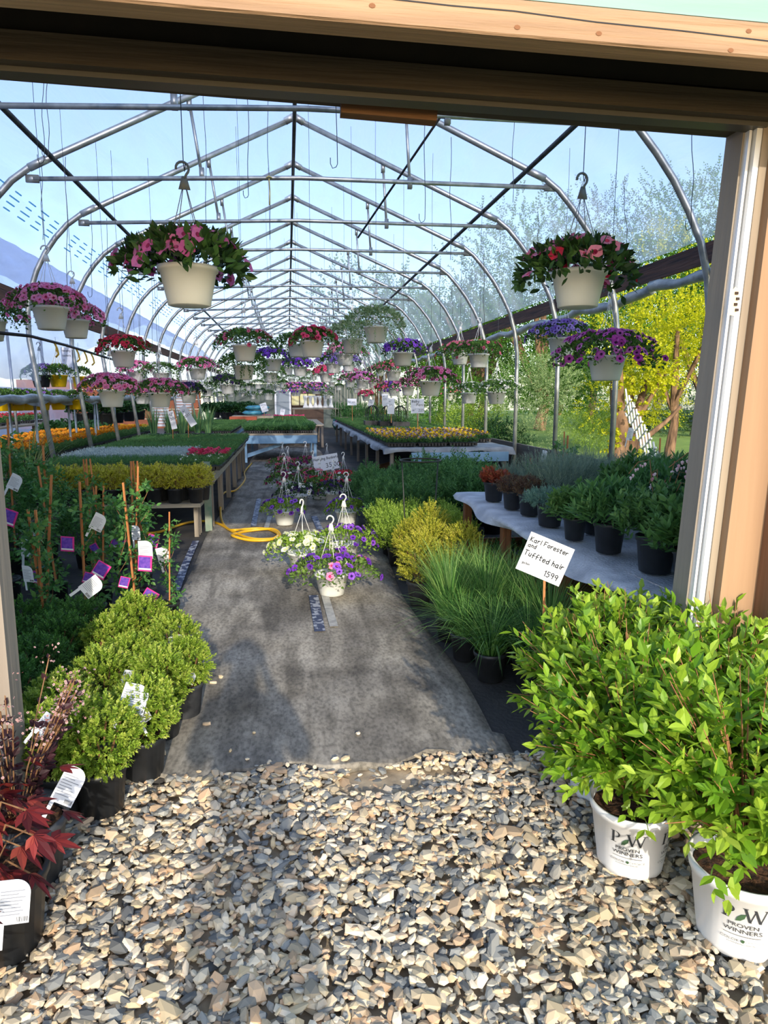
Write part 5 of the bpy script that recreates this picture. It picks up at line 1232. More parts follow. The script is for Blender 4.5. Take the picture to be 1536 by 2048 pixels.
# low bench with golden boxwoods
table('plant_bench', 'low plank bench carrying the golden boxwoods', -2.85, -1.02, 8.0, 8.36, .40, 3, leg=.05)
var = Maker(lambda i: potted('potted_golden_boxwood', 'shrub', .088, .17, BLACK_PL, VARL, fol_box(260, .132, .25, .022, .013, 6, .055)), 3)
k = 0
for row, (Y, zz) in enumerate(((8.08, .40), (8.30, .40))):
    for i in range(8):
        X = -2.72 + i * .235 + .05 * row
        var.put((X, Y, zz), None, 'golden variegated boxwood, %s row of the low bench, %s from the left' % (('front', 'back')[row], nth(i)), 'golden boxwoods on the low bench', random.uniform(.98, 1.08)); k += 1
# green painted bench leg and the tall bench of cell trays
GRNP = M('flaking_green_paint', '5f7f6f', .8, '8b9283', 9)
table('plant_bench', 'long left bench holding rows of cell trays, green front leg', -3.0, -.92, 8.62, 15.2, .70, 6, legm=WOODG, apron=.09, apm=WOODX)
mb = MB(); mb.box((-.98, 8.40, .42), (.08, .06, .84)); mb.build('wood_post', GRNP, label='green painted post at the corner of the left benches', cat='post')
TRAY = M('black_cell_tray', '1b1c1f', .5)
def tray(kind):
    def f(i):
        o = thing('cell_tray', '', 'seedling tray'); mb = MB(); W_, D_, H_ = .53, .275, .06
        mb.box((0, 0, H_ - .005), (W_, D_, .008)); 
        for a in range(9):
            for b in range(5): mb.box((-W_ / 2 + .04 + a * .056, -D_ / 2 + .035 + b * .051, H_ / 2), (.040, .038, H_ - .01))
        mb.build('tray', TRAY, o)
        def pts(n, z=.06): return np.stack([RG.uniform(-.26, .26, n), RG.uniform(-.13, .13, n), np.full(n, z)], 1)
        mb = MB(); lm = MIDL; fm = None; up = lambda n, k=.35: np.array([0, 0, 1.0]) + RG.normal(0, k, (n, 3))
        if kind == 'grassy': n = 620; p = pts(n); shoots(mb, pts(220), up(220, .3), 4, .085, .034, .006, 40, tvar=.8); lm = FERNL
        elif kind == 'green': shoots(mb, pts(200), up(200), 4, .09, .036, .016, 60, tvar=.8)
        elif kind == 'tomato': shoots(mb, pts(170), up(170, .3), 5, .16, .045, .022, 62, tvar=.8); lm = FERNL
        elif kind == 'silver': shoots(mb, pts(150), up(150), 5, .09, .045, .014, 55); lm = SILV
        elif kind in ('marigold', 'yellow'):
            shoots(mb, pts(170), up(170, .3), 5, .15, .04, .012, 60); fm = 'orange' if kind == 'marigold' else 'yellow'
        elif kind == 'pansy': shoots(mb, pts(150), up(150), 4, .09, .04, .02, 60); fm = 'pansy'
        elif kind == 'redp': shoots(mb, pts(120), up(120), 4, .09, .036, .018, 60); fm = 'hotpink'
        elif kind == 'redbed': shoots(mb, pts(120), up(120), 4, .16, .05, .03, 60); fm = 'red'
        elif kind == 'whitef': shoots(mb, pts(180), up(180), 4, .09, .03, .014, 60); fm = 'white'
        elif kind == 'mixf': shoots(mb, pts(180), up(180), 4, .09, .036, .018, 60); fm = 'orange'
        mb.build('seedlings', lm, o)
        if fm:
            mf = MB(); n = {'marigold': 30, 'yellow': 26, 'pansy': 60, 'redp': 60, 'redbed': 40, 'whitef': 14, 'mixf': 14}[kind]; p = pts(n, {'marigold': .21, 'yellow': .19, 'redbed': .2}.get(kind, .145)); p[:, 2] += RG.uniform(-.01, .045, n)
            nm = unit(RG.normal(0, .4, (n, 3)) + [0, -.6, .9])
            if kind in ('marigold', 'yellow', 'mixf'):
                for q in range(2): petals(mf, p + nm * .008 * q, nm, .026 - .008 * q)
                mats = [PM('marigold_orange', ['e07a12', 'ef9a1c', 'f5b024']) if kind != 'yellow' else PM('marigold_yellow', ['e6c21c', 'f2d838']), M('marigold_heart', 'b85f10' if kind != 'yellow' else 'c79a18', .7)]
            elif kind == 'pansy':
                c = RG.uniform(0, 1, n) < .58; petals(mf, p[c], nm[c], .023, 0, 1); petals(mf, p[~c], nm[~c], .023, 2, 3)
                mats = [PM('pansy_yellow', ['e8bc10', 'f2cc20', 'f5d840', 'e8a020']), M('pansy_dark_face', '3a1430', .6), PM('pansy_dark', ['3a1a4a', '5c2434', '6a4a90', 'a890c0', '4a1a28']), M('pansy_yellow_eye', 'd8b020', .6)]
            else: petals(mf, p, nm, .028 if kind != 'whitef' else .012); mats = pet_m(fm)
            mf.build('flowers', mats, o)
        return o
    return Maker(f)
TR = {k: tray(k) for k in ('grassy', 'green', 'tomato', 'silver', 'marigold', 'yellow', 'pansy', 'redp', 'redbed', 'whitef', 'mixf')}
DESC = {'grassy': 'grassy seedlings', 'green': 'leafy seedlings', 'tomato': 'tall seedlings', 'silver': 'silver plants', 'marigold': 'orange marigolds', 'yellow': 'yellow marigolds', 'pansy': 'mixed pansies', 'redp': 'pink-red flowers', 'redbed': 'red flowers', 'whitef': 'white flowers', 'mixf': 'green plants'}
NT = [0]; FAR = []
def trays(x0, x1, y0, y1, z, pick, where, grp, dx=.545, dy=.29, far=99):
    nxx = int((x1 - x0 + .02) / dx); nyy = int((y1 - y0 + .02) / dy)
    for j in range(nyy):
        for i in range(nxx):
            kd = pick(i, j, nxx, nyy)
            if not kd: continue
            p = (x0 + dx * (i + .5) + random.uniform(-.006, .006), y0 + dy * (j + .5), z)
            if j >= far: FAR.append((kd, p)); continue
            NT[0] += 1
            TR[kd].put(p, random.choice((0, PI)) + random.uniform(-.01, .01), 'tray of %s on %s, %s row, %s from left' % (DESC[kd], where, nth(j), nth(i)), grp)
def far_trays():
    V = {}
    root = thing('far_cell_trays', 'more cell trays covering the far ends of the benches', 'seedling tray'); root['kind'] = 'stuff'
    bm_ = {}
    tmp = {}
    for kd, p in FAR:
        if TR[kd].p[0] is None: TR[kd].p[0] = tmp[kd] = TR[kd].fn(0)
        for c in TR[kd].p[0].children:
            if c.name.startswith('flowers') and kd not in ('redp', 'redbed'): continue
            bm_.setdefault((c.data.name), (c, []))[1].append(p)
    for c, ps in bm_.values():
        me = c.data; n = len(me.vertices); co = np.empty(n * 3); me.vertices.foreach_get('co', co); co = co.reshape(-1, 3); t = np.empty(n); me.attributes['tint'].data.foreach_get('value', t)
        g = {}
        for q in me.polygons: g.setdefault((len(q.vertices), q.material_index), []).append(tuple(q.vertices))
        mb = MB()
        for p in ps:
            mb.V.append(co + np.array(p)); mb.T.append(t)
            for (k_, mi), fs in g.items(): mb.F.append(np.array(fs) + mb.n); mb.m.append(np.full(len(fs), mi))
            mb.n += n
        mb.build(c.name.split('.')[0], list(me.materials), root, kind='stuff')
    for kd, o in tmp.items():
        for c in list(o.children): bpy.data.objects.remove(c)
        bpy.data.objects.remove(o); TR[kd].p[0] = None
def pickL(i, j, nx, ny):
    if j in (0,): return 'whitef' if i == nx - 1 else 'grassy'
    if j < 3: return 'whitef' if (i == nx - 1 and j == 1) else 'grassy'
    if j in (3, 4): return 'redp' if i == nx - 1 else 'silver'
    if j < 8: return 'silver' if i < nx - 1 else 'grassy'
    if j == 8: return 'green' if i != 1 else None
    return 'grassy' if j % 5 < 3 else 'green'
trays(-3.0, -.82, 8.62, 15.2, .705, pickL, 'the left bench', 'cell trays on the left bench')
# second left bench behind with blue aisle edge
BLUEP = M('light_blue_paint', '86aac4', .65, '7399b4', 3)
table('plant_bench', 'farther left bench with a blue painted edge towards the aisle', -3.0, -1.4, 17.2, 26.5, .72, 5, apron=.10, apm=BLUEP)
trays(-3.0, -1.36, 17.2, 24, .725, lambda i, j, a, b: 'mixf' if (i + j) % 4 == 0 else 'green', 'the blue edged bench', 'cell trays on the blue edged bench', dy=.33, far=0)
# blue table in the aisle
table('seedling_table', 'light blue wooden table standing in the aisle under tall seedlings', -1.12, .72, 17.3, 20.6, .72, 2, legm=BLUEP, apron=.20, apm=BLUEP, braces=True)
trays(-1.12, .72, 17.36, 20.5, .725, lambda i, j, a, b: 'tomato', 'the blue aisle table', 'cell trays on the blue table', dx=.6)
table('seedling_table', 'low table of seedlings behind the blue one', -1.0, 1.15, 22.3, 28.0, .74, 3)
trays(-1.0, 1.15, 22.3, 27.8, .745, lambda i, j, a, b: 'green' if j < 12 else 'redp', 'the table behind the blue one', 'cell trays on the rear aisle table', dy=.38, far=0)
# right pansy table under tarp
table('plant_bench', 'wide trestle bench of pansies under a grey tarp at right', 1.68, 3.78, 11.5, 25.0, .74, 8, leg=.06)
mb = MB(); cloth_top(mb, 1.62, 3.84, 11.45, 25.0, .755, .07, 1.3, 12, 80, seed=5); mb.build('tarp', ROLLD, None, True, label='grey plastic tarp covering the pansy bench with its corner turned up', cat='tarp')
mb = MB(); mb.box((2.9, 11.40, .60), (1.7, .03, .16)); mb.build('blue_board', BLUEP, label='light blue board along the front of the pansy bench', cat='board')
def pickR(i, j, nx, ny):
    if j < 3 and i == nx - 1: return None
    if j < 10: return 'pansy'
    return 'mixf' if (i == 0 and j in (18, 19, 20)) else ('green' if j % 3 else 'grassy')
trays(1.66, 3.84, 11.62, 24.8, .765, pickR, 'the pansy bench', 'cell trays on the pansy bench', dy=.33, far=17)
mb = MB(); mb.box((1.9, 13.6, .25), (.6, .03, .10), rx=.1, ry=-.25); mb.build('wood_brace', wood('orange_brown_block', '6d4124', '9a6638', axis='X', scale=3), label='orange-brown brace plank low under the pansy bench', cat='board')
BK['pink'].put((2.0, 24.3, .0 + .45), None, 'pink flowered basket on the corner where the pansy bench meets the aisle', None, 1.25, drop=('hanging_wire', 'hanger'))
# marigold bench beyond the left posts
table('plant_bench', 'marigold bench in the neighbouring bay beyond the left posts', -5.3, -3.5, 9.6, 19.5, .66, 6)
trays(-5.25, -3.5, 9.7, 19.4, .665, lambda i, j, a, b: ('yellow' if (j in (26, 27, 28)) else 'marigold') if j > 1 and i < 3 else 'green', 'the marigold bench', 'cell trays on the marigold bench', dy=.33)
table('plant_bench', 'high bench of red flowers far left in the neighbouring bay', -8.3, -6.3, 11.0, 21.0, .95, 5)
trays(-8.3, -6.3, 11.0, 20.8, .955, lambda i, j, a, b: 'redbed', 'the red flower bench', 'cell trays on the red flower bench', dx=.64, dy=.9)
far_trays()
hos = Maker(lambda i: potted('potted_hosta', 'leafy plant', .12, .2, BLACK_PL, DARKL, fol_up(90, .22, .26, .10, .06, 4, .12, 65, LEAF8)), 2)
k = 0
for Y in (15.0, 16.2, 17.4, 18.6, 20, 21.5):
    for X in (-4.4, -3.8):
        hos.put((X - .9, Y + 1.5, .9 if Y > 17 else .35), None, 'dark leafy plant in a black pot beyond the marigolds, %s back, %s' % (nth(k // 2), ('wall side', 'post side')[k % 2]), 'dark leafy plants beyond the marigolds', 1.5); k += 1
iris = Maker(lambda i: potted('potted_iris', 'iris', .11, .2, BLACK_PL, LM('iris_leaf', ['3c6a4a', '538458', '6d9a62', '8fb06a'], .3), fol_grass(60, .62, .22, .022)), 2)
for k, (X, Y) in enumerate(((-2.9, 15.55), (-2.6, 15.7), (-2.3, 15.55), (-2.0, 15.75), (-1.75, 15.6))):
    iris.put((X, Y, .62), None, 'tall iris with sword leaves behind the left trays, %s from the left' % nth(k), 'irises behind the left trays', 1.05)
table('plant_bench', 'bench of iris pots behind the long left tray bench', -3.0, -1.5, 15.4, 16.0, .62, 2)
# corrugated white tables / panels and other clutter at the left back
WCOR = M('white_ribbed_plastic', 'dfe2e6', .5, 'a9b0b8', 1)
for k, (x, y) in enumerate(((322, 830), (368, 810))):
    p = gy(x, y, 16.8 + k * .8); mb = MB()
    for q in range(9): mb.box((p[0], p[1], p[2] + .32 - q * .07), (.36, .05, .05))
    mb.build('slatted_panel', WCOR, label='white slatted panel standing behind the irises, %s one' % ('left', 'right')[k], cat='panel', group='white slatted panels')
# shelf of rolled plastic at left with pots
roll('plastic_shelf_cover', -3.7, 1.60, 7.4, 24, .06, 'grey plastic-covered rail along the left side at eye height', .03)
mb = MB()
cloth_top(mb, -4.15, -3.72, 7.6, 16, 1.63, .12, 1, 4, 30, seed=8); mb.build('shelf_cover', ROLLD, None, True, label='wrinkled grey plastic sheet over the left pot shelf', cat='cover')
o = thing('pot_shelf', 'plank shelf under the grey plastic on thin steel legs', 'shelf', (-3.93, 11.8, 0))
mb = MB(); mb.box((0, 0, 1.6), (.4, 8.3, .04)); mb.build('shelf_board', WOODX, o)
for k in range(6):
    for x in (-.18, .18): mb = MB(); mb.tube([(x, -4 + k * 1.6, 0), (x, -4 + k * 1.6, 1.58)], .02, 6); mb.build('leg', STEEL, o, True)
for k, Y in enumerate((9.6, 11.6, 13.6, 15.6, 17.6, 19.6)):
    mb = MB(); mb.tube([(-5.7, Y, 0), (-5.75, Y, 3.0)], .03, 8); mb.build('side_post', STEEL, None, True, label='thin galvanised post standing in the neighbouring bay, %s back' % nth(k), cat='post', group='neighbouring bay posts')
# black watering pipe with yellow clips
P = [gy(-10, 665, 6.4), gy(60, 672, 7.0), gy(130, 690, 8.0), gy(180, 705, 9.0), gy(222, 718, 9.79), gy(270, 730, 11)]
PIPE = P
bar('watering_pipe', [tuple(q) for q in P], .015, M('black_rod', '16171a', .5), 'black watering pipe slung between the left posts with yellow clips', 'pipe')
YH = M('yellow_hook', 'e6b83a', .4)
for k, (x, y) in enumerate(((107, 692), (151, 702), (167, 706), (182, 710))):
    p = np.array([np.interp(x, (-10, 60, 130, 180, 222, 270), [q[a_] for q in PIPE]) for a_ in range(3)]) - [0, 0, .06]; mb = MB(); mb.tube([p + [0, 0, .05], p + [.02, 0, .0], p + [.03, 0, -.06], p + [.0, 0, -.09]], .01, 6)
    mb.build('yellow_hook', YH, None, True, label='yellow hook clipped to the black watering pipe, %s from the left' % nth(k), cat='hook', group='yellow hooks')
p = gy(134, 724, 11.5); o = thing('paper_notice', 'long handwritten paper notice hanging by the second left post', 'notice', tuple(p))
o.scale = (1.24,) * 3
mb = MB(); mb.box((0, 0, 0), (.13, .003, .36)); [handwriting(mb, t_, -.055, .13 - .06 * q, .022, .003) for q, t_ in enumerate(('Hanging', 'Baskets', '35', 'dont open'[5:], '25'))]; mb.build('notice_sheet', [M('grey_paper', 'c9d0dc', .6), INK], o)
# -------------------------------------------------- aisle: hose, tapes
HOSE = M('yellow_hose', 'e6b422', .38, 'd9a41a', 5)
def smooth(P, n=8):
    P = np.asarray(P, float); Q = np.vstack([2 * P[0] - P[1], P, 2 * P[-1] - P[-2]]); out = []
    for i in range(1, len(Q) - 2):
        for t in np.linspace(0, 1, n, endpoint=False):
            a, b, c, d = Q[i - 1], Q[i], Q[i + 1], Q[i + 2]
            out.append(.5 * (2 * b + (c - a) * t + (2 * a - 5 * b + 4 * c - d) * t ** 2 + (3 * b - a - 3 * c + d) * t ** 3))
    out.append(Q[-2]); return np.array(out)
hp = [(285, 1068), (320, 1064), (370, 1047), (405, 1043), (435, 1047), (470, 1066), (505, 1078), (545, 1078), (560, 1070), (545, 1062), (500, 1062), (472, 1068), (466, 1076), (500, 1081), (540, 1080), (556, 1072), (530, 1058), (490, 1059), (470, 1064), (455, 1058), (443, 1040), (441, 1015), (440, 1000), (450, 985)]
P = [gz(x, y, .02) for x, y in hp]
for k, q in enumerate(P): q[2] = .024 + (.02 * (k % 3 == 0 and k > 8))
P += [np.array([-.92, 12.0, .02]), np.array([-.86, 13.5, .02]), np.array([-.95, 15, .02]), np.array([-.9, 17.0, .02])]
mb = MB(); mb.tube(smooth(P), .016, 8); mb.build('garden_hose', HOSE, None, True, label='yellow garden hose coiled on the left of the runner', cat='hose')
TAPE = M('worn_blue_tape', '39425c', .5, '9fa4ae', 22, lo=.5, hi=.56); TAPG = M('worn_grey_tape', '8f8f8c', .6, 'b3b2ac', 18)
for (pts, wd, m, lb) in [([(627, 1195), (640, 1268)], .075, TAPE, 'strip of worn dark blue tape before the nearest basket'), ([(650, 1195), (668, 1258)], .06, TAPG, 'strip of worn grey tape beside the dark one'),
                         ([(392, 1085), (372, 1130), (352, 1185)], .07, TAPE, 'long worn blue tape strip along the left edge of the runner'), ([(518, 1000), (507, 1055)], .07, TAPE, 'blue tape strip left of the lime leaved basket'),
                         ([(540, 1035), (533, 1058)], .06, TAPG, 'short grey tape strip near the hose coil'), ([(628, 1035), (640, 1062)], .08, TAPE, 'blue tape patch between the two lime leaved baskets')]:
    mb = MB(); Q = [gz(x, y, 0) for x, y in pts]; 
    for a, b in zip(Q, Q[1:]):
        n = 8
        for k in range(n):
            p0, p1 = a + (b - a) * k / n, a + (b - a) * (k + 1) / n; mb.add([(p0[0] - wd / 2, p0[1], .0195), (p0[0] + wd / 2, p0[1], .0195), (p1[0] + wd / 2, p1[1], .0195), (p1[0] - wd / 2, p1[1], .0195)], [(0, 1, 2, 3)])
    o = mb.build('tape_strip', m, label=lb, cat='tape'); o.modifiers.new('s', 'SOLIDIFY').thickness = .001
# -------------------------------------------------- loose hanging wires
WIR = [(88, 165, 320, 6.4, 'l'), (97, 165, 308, 6.4, 'h'), (412, 205, 445, 6.9, 'w'), (497, 212, 390, 7.3, 'h'), (675, 215, 328, 5.2, 'h'), (850, 245, 438, 6.0, 'h'), (1026, 245, 405, 6.6, 'w'), (901, 360, 520, 8.0, 'w'), (1254, 268, 500, 6.3, 'w'), (1383, 270, 453, 5.0, 'h'),
       (135, 370, 585, 8.2, 'h'), (184, 440, 590, 9.9, 'h'), (86, 365, 480, 8.0, 'w'), (216, 480, 700, 10.5, 'w'), (246, 500, 720, 11.6, 'w'), (279, 520, 730, 12.5, 'w'), (305, 540, 700, 13.5, 'w'), (969, 360, 650, 9.9, 'w'), (1078, 375, 505, 8.0, 'h'), (880, 510, 640, 12, 'w'), (540, 360, 480, 8.2, 'w'), (905, 505, 640, 12.5, 'w')]
for k, (x, y0, y1, Y, kd) in enumerate(WIR):
    a, b = gy(x, y0, Y), gy(x, y1, Y); a[2] = 5.17 - abs(a[0] - .17) * .425 if abs(a[0]) < 2.6 else 3.95 - (abs(a[0]) - 2.6) * .9; mb = MB(); n = 9; P = []
    for i in range(n + 1):
        t = i / n; P.append(a + (b - a) * t + np.array([.012 * math.sin(t * 9 + k) * (t * (1 - t) * 4), 0, 0]))
    if kd in 'hl': P += [b + [-.01, 0, -.02], b + [-.035, 0, -.03], b + [-.05, 0, .0], b + [-.05, 0, .04]]
    mb.tube(P, .0028 if Y < 7 else .0035, 5)
    mb.build('hanging_wire', WIRE, None, True, label='bare %s hanging from the roof ties, %s from the left in the photo' % ('hooked wire' if kd != 'w' else 'straight wire', nth(sorted(range(len(WIR)), key=lambda q: WIR[q][0]).index(k))), cat='wire', group='loose roof wires')
mb = MB(); p = gy(538, 356, 7.96); mb.tube([p, p + [.005, -.02, -.15], p + [0, -.02, -.28]], .008, 6); mb.tube([p + [.03, 0, .0], p + [0, -.03, .01], p + [-.03, 0, .0], p + [0, .03, 0], p + [.03, 0, 0]], .008, 6)
mb.build('rope', M('yellow_rope', 'b0a468', .8), None, True, label='short yellowish rope knotted on the second cross tie', cat='rope')
# -------------------------------------------------- far end: vases, black stands, sacks
VZ = M('white_glazed_vase', 'eeeeea', .3)
def vase(i):
    o = thing('white_vase', '', 'vase'); mb = MB(); mb.lathe([(.11, 0), (.12, .02), (.06, .16), (.05, .26), (.08, .40), (.11, .5), (.09, .5), (.05, .3), (.001, .2)], 16); mb.build('vase_body', VZ, o, True); return o
vz = Maker(vase)
for k, x in enumerate((611, 621, 631, 640, 651, 662)):
    p = gy(x, 806, 31); vz.put((p[0], p[1], 1.15), 0, 'tall waisted white vase on the far bench, %s from the left' % nth(k), 'white vases at the back', 1.05)
table('display_bench', 'far cloth covered bench carrying the white vases', .2, 3.4, 30.2, 32, 1.14, 3)
for k, (x, Y) in enumerate(((745, 17.5), (775, 17.0), (800, 16.6))):
    p = gz(x, 822, .95) * 0 + gy(x, 800, Y); o = thing('arched_wire_stand', 'black arched wire plant cage holding a pot, %s of the three at right' % ('left', 'middle', 'right')[k], 'plant cage', (p[0], Y, .78), group='black arched cages')
    for a in range(4):
        mb = MB(); c, s_ = math.cos(a * PI / 4), math.sin(a * PI / 4); mb.tube([(.17 * math.cos(t) * c, .17 * math.cos(t) * s_, .42 + .2 * math.sin(t)) if 0 <= t <= PI else (0, 0, 0) for t in np.linspace(0, PI, 11)] , .010, 5)
        mb.tube([(.17 * c, .17 * s_, .42), (.17 * c, .17 * s_, 0)], .01, 5); mb.tube([(-.17 * c, -.17 * s_, .42), (-.17 * c, -.17 * s_, 0)], .01, 5); mb.build('wire_arch', MET, o, True)
    mb = MB(); mb.box((0, 0, .12), (.42, .42, .24)); mb.build('black_tray', BLACK_PL, o)
    mb = MB(); q = RG.normal(0, .1, (60, 3)) * [1, 1, .3] + [0, 0, .24]; shoots(mb, q, RG.normal(0, .5, (60, 3)) + [0, 0, 1], 4, .1, .05, .03, 60); mb.build('foliage', MIDL, o)
for k, (dx, dz, rz) in enumerate(((0, 0, .2), (.1, .17, .3))):
    mb = MB(); mb.lathe([(.001, 0), (.22, .01), (.30, .08), (.22, .15), (.001, .16)], 18); v = mb.V[0]; v[:, 0] *= 1.5
    mb.build('soil_sack', M('teal_sack', '4fa0b8', .45, '2f6f88', 7), None, True, loc=(-1.15 + dx, 24.6, 1.0 + dz), rz=rz, label='blue-green soil sack on the far bench, %s' % ('lower', 'upper')[k], cat='sack', group='soil sacks')
mb = MB(); mb.box((-1.5, 24.0, .9), (.9, .6, .12)); mb.build('terracotta_tray', M('terracotta_clay', 'b0573a', .8), label='flat terracotta coloured tray on the far left bench', cat='tray')
mb = MB(); mb.box((-1.2, 24.6, .9), (1.4, .9, .16)); mb.build('shelf_box', WOODX, label='wooden box under the blue-green sacks', cat='box')
mb = MB(); mb.lathe([(.2, 0), (.3, .2), (.26, .42), (.001, .46)], 16); mb.build('green_bin', M('dark_green_bin', '23594a', .5), None, True, loc=(2.0, 27, .35), label='dark green bin at the aisle end by the pansy bench', cat='bin')
k = 0
for Y in (26, 28.5, 31, 33.5):
    for X in (2.3, 2.9, 3.5):
        den.put((X, Y, .35), None, 'leafy plant on the right near the back wall, %s row, %s' % (nth(k // 3), ('aisle side', 'middle', 'outer side')[k % 3]), 'far right leafy plants', 1.0); k += 1
k = 0
for Y in (27.5, 30, 33):
    for X in (-3.0, -2.4, -1.8):
        hos.put((X, Y, .75), None, 'leafy potted plant far left near the back wall, %s row, %s' % (nth(k // 3), ('outer', 'middle', 'aisle side')[k % 3]), 'far left leafy plants', 1.4); k += 1
for k in range(14):
    mb = MB(); x = 2.0 + k * .13; mb.tube([(x, 29.4 + .2 * (k % 3), 0), (x + .02, 29.4 + .2 * (k % 3), 2.1 + .15 * (k % 4))], .014, 5)
    mb.build('wooden_stake', M('pale_stake', 'b9b29c', .7), None, True, label='pale garden stake standing in the bundle at the back right, %s from the left' % nth(k), cat='stake', group='garden stakes at the back')
# ================================================================== GARDEN OUTSIDE, RIGHT
TY = LM('yellow_green_tree_leaf', ['8f9c10', 'b8bd18', 'd3d02a', 'e2dc48'], .45)
TG = LM('tree_leaf', ['2c4a14', '46701c', '5f8e28', '7aa53a'], .4)
TD = LM('dark_conifer_leaf', ['14260f', '1f3a18', '2c4d22', '3a5f2c'], .2)
TS = LM('silvery_shrub_leaf', ['5f7a48', '809a5e', 'a0b37a', 'c0cc98'], .35)
TB = LM('blue_conifer_leaf', ['3c5660', '55727c', '6f8b94'], .2)
BARK = M('flaking_bark', '493526', .9, '8a6b50', 9, bump=.8, stretch=(1, 1, .3))
def tree(name, label, cat, loc, rx, rz_, h0, lm, N, L, W, group=None, trunk=True, blobs=7, seed=0):
    o = thing(name, label, cat, loc, group=group); r = np.random.default_rng(seed); mb = MB()
    for b in range(blobs):
        c = np.array([r.uniform(-.55, .55) * rx, r.uniform(-.45, .45) * rx, h0 + rz_ * r.uniform(.25, 1.6)]) if b else np.array([0, 0, h0 + rz_])
        s = r.uniform(.45, .75)
        p, n = dome(N // blobs, rx * s, rx * s, rz_ * s, 0, .55, -.9); p = p + c
        shoots(mb, p, n + np.array([0, 0, .3]) + RG.normal(0, .4, n.shape), 6, L * 4.5, L, W, 55, LEAF4, .6, tvar=.8)
    mb.build('crown', lm, o)
    if trunk:
        mb = MB(); mb.tube([(0, 0, 0), (.05 * rx, 0, h0 * .6), (0, 0, h0 + rz_ * .9)], np.array([.07, .05, .03]) * rx, 8)
        for k in range(6): a = k * 1.05; mb.tube([(0, 0, h0 * .8), (.4 * rx * math.cos(a), .4 * rx * math.sin(a), h0 + rz_ * .8)], .025 * rx, 6)
        mb.build('trunk', BARK, o)
    return o
def atx(x, Y): return gy(x, 795, Y)[0]
TREES = [
 ('garden_tree', 'bright yellow-green leaved tree filling the gap beside the right door jamb', 'tree', 1345, 17, 2.1, 1.9, 1.6, TY, 1500, .085, .05, 1),
 ('garden_tree', 'yellow-green tree lower down behind the magenta basket', 'tree', 1262, 19, 1.6, 1.5, .9, TY, 1000, .08, .05, 2),
 ('garden_tree', 'tall dark green tree above and behind the yellow one', 'tree', 1400, 27, 4.5, 4.0, 2.2, TG, 1700, .15, .09, 3),
 ('garden_tree', 'broad dark green tree seen behind the film on the right', 'tree', 1080, 33, 5.0, 4.2, 2.0, TG, 1700, .16, .1, 4),
 ('garden_tree', 'tall green tree at the back behind the leafy hanging baskets', 'tree', 960, 40, 5.2, 5.0, 2.2, TG, 1500, .18, .11, 5),
 ('garden_tree', 'dark conifer rising above the other trees seen through the roof film', 'tree', 1180, 42, 4.4, 6.0, 2.5, TD, 1500, .18, .08, 6),
 ('garden_tree', 'large green tree seen through the film at the upper right', 'tree', 1310, 38, 5.0, 5.2, 3.0, TG, 1500, .17, .1, 7),
 ('garden_tree', 'mid green tree behind the left half of the side opening', 'tree', 880, 46, 5.0, 4.0, 2, TG, 1100, .2, .12, 17),
 ('garden_shrub', 'bright green-yellow shrub left of the flaking trunk', 'shrub', 1125, 24, 2.4, 1.7, .7, TG, 1300, .09, .06, 8),
 ('garden_shrub', 'pale silvery airy shrub behind the right posts', 'shrub', 1078, 15, 1.15, 1.2, .3, TS, 1300, .05, .018, 9),
 ('garden_shrub', 'silvery airy shrub behind the white lattice', 'shrub', 1255, 22, 1.6, 1.3, .3, TS, 1100, .06, .02, 10),
 ('garden_shrub', 'round dark green shrub at the lawn edge', 'shrub', 1320, 27, 1.5, 1.2, .2, TD, 900, .05, .03, 11),
 ('garden_shrub', 'blue-grey weeping conifer next to the round dark shrub', 'shrub', 1385, 28, 1.4, 1.6, .2, TB, 900, .08, .02, 12),
 ('garden_shrub', 'bushy green shrub outside behind the pansy bench', 'shrub', 925, 17.5, 1.0, .75, .2, LIMEL, 900, .06, .035, 13),
 ('garden_shrub', 'dark low shrub outside near the tarp corner', 'shrub', 1005, 16, .9, .45, .15, DARKL, 800, .05, .03, 14),
 ('garden_shrub', 'green shrub outside between the far right posts', 'shrub', 860, 23, 1.4, 1.1, .2, TG, 900, .07, .04, 15),
 ('garden_shrub', 'grassy clump of green strap leaves behind the flaking trunk', 'shrub', 1195, 20, .9, .5, .1, LIMEL, 700, .09, .02, 16)]
for nm, lb, ct, x, Y, rx, rz_, h0, lm, N, L, W, sd_ in TREES:
    tree(nm, lb, ct, (atx(x, Y), Y, 0), rx, rz_, h0, lm, N, L, W, None, nm == 'garden_tree', 8 if nm == 'garden_tree' else 5, sd_)
for k in range(9):
    Y = 31; X = atx(1235 + k * 24, Y)
    tree('border_plant', 'low green border plant along the far lawn edge, %s from the left' % nth(k), 'border plant', (X, Y, 0), .75, .42, .05, (LIMEL, TG, TD, PURL)[k % 4], 320, .08, .03, 'lawn edge border plants', False, 3, 30 + k)
for k in range(9):
    Y = 62; X = 8 + k * 8.5
    tree('distant_tree', 'distant green tree beyond the garden, %s from the left' % nth(k), 'tree', (X, Y, 0), 5.5, 5.5, 1.0, (TG, TD)[k % 2], 700, .34, .2, 'distant garden trees', True, 6, 50 + k)
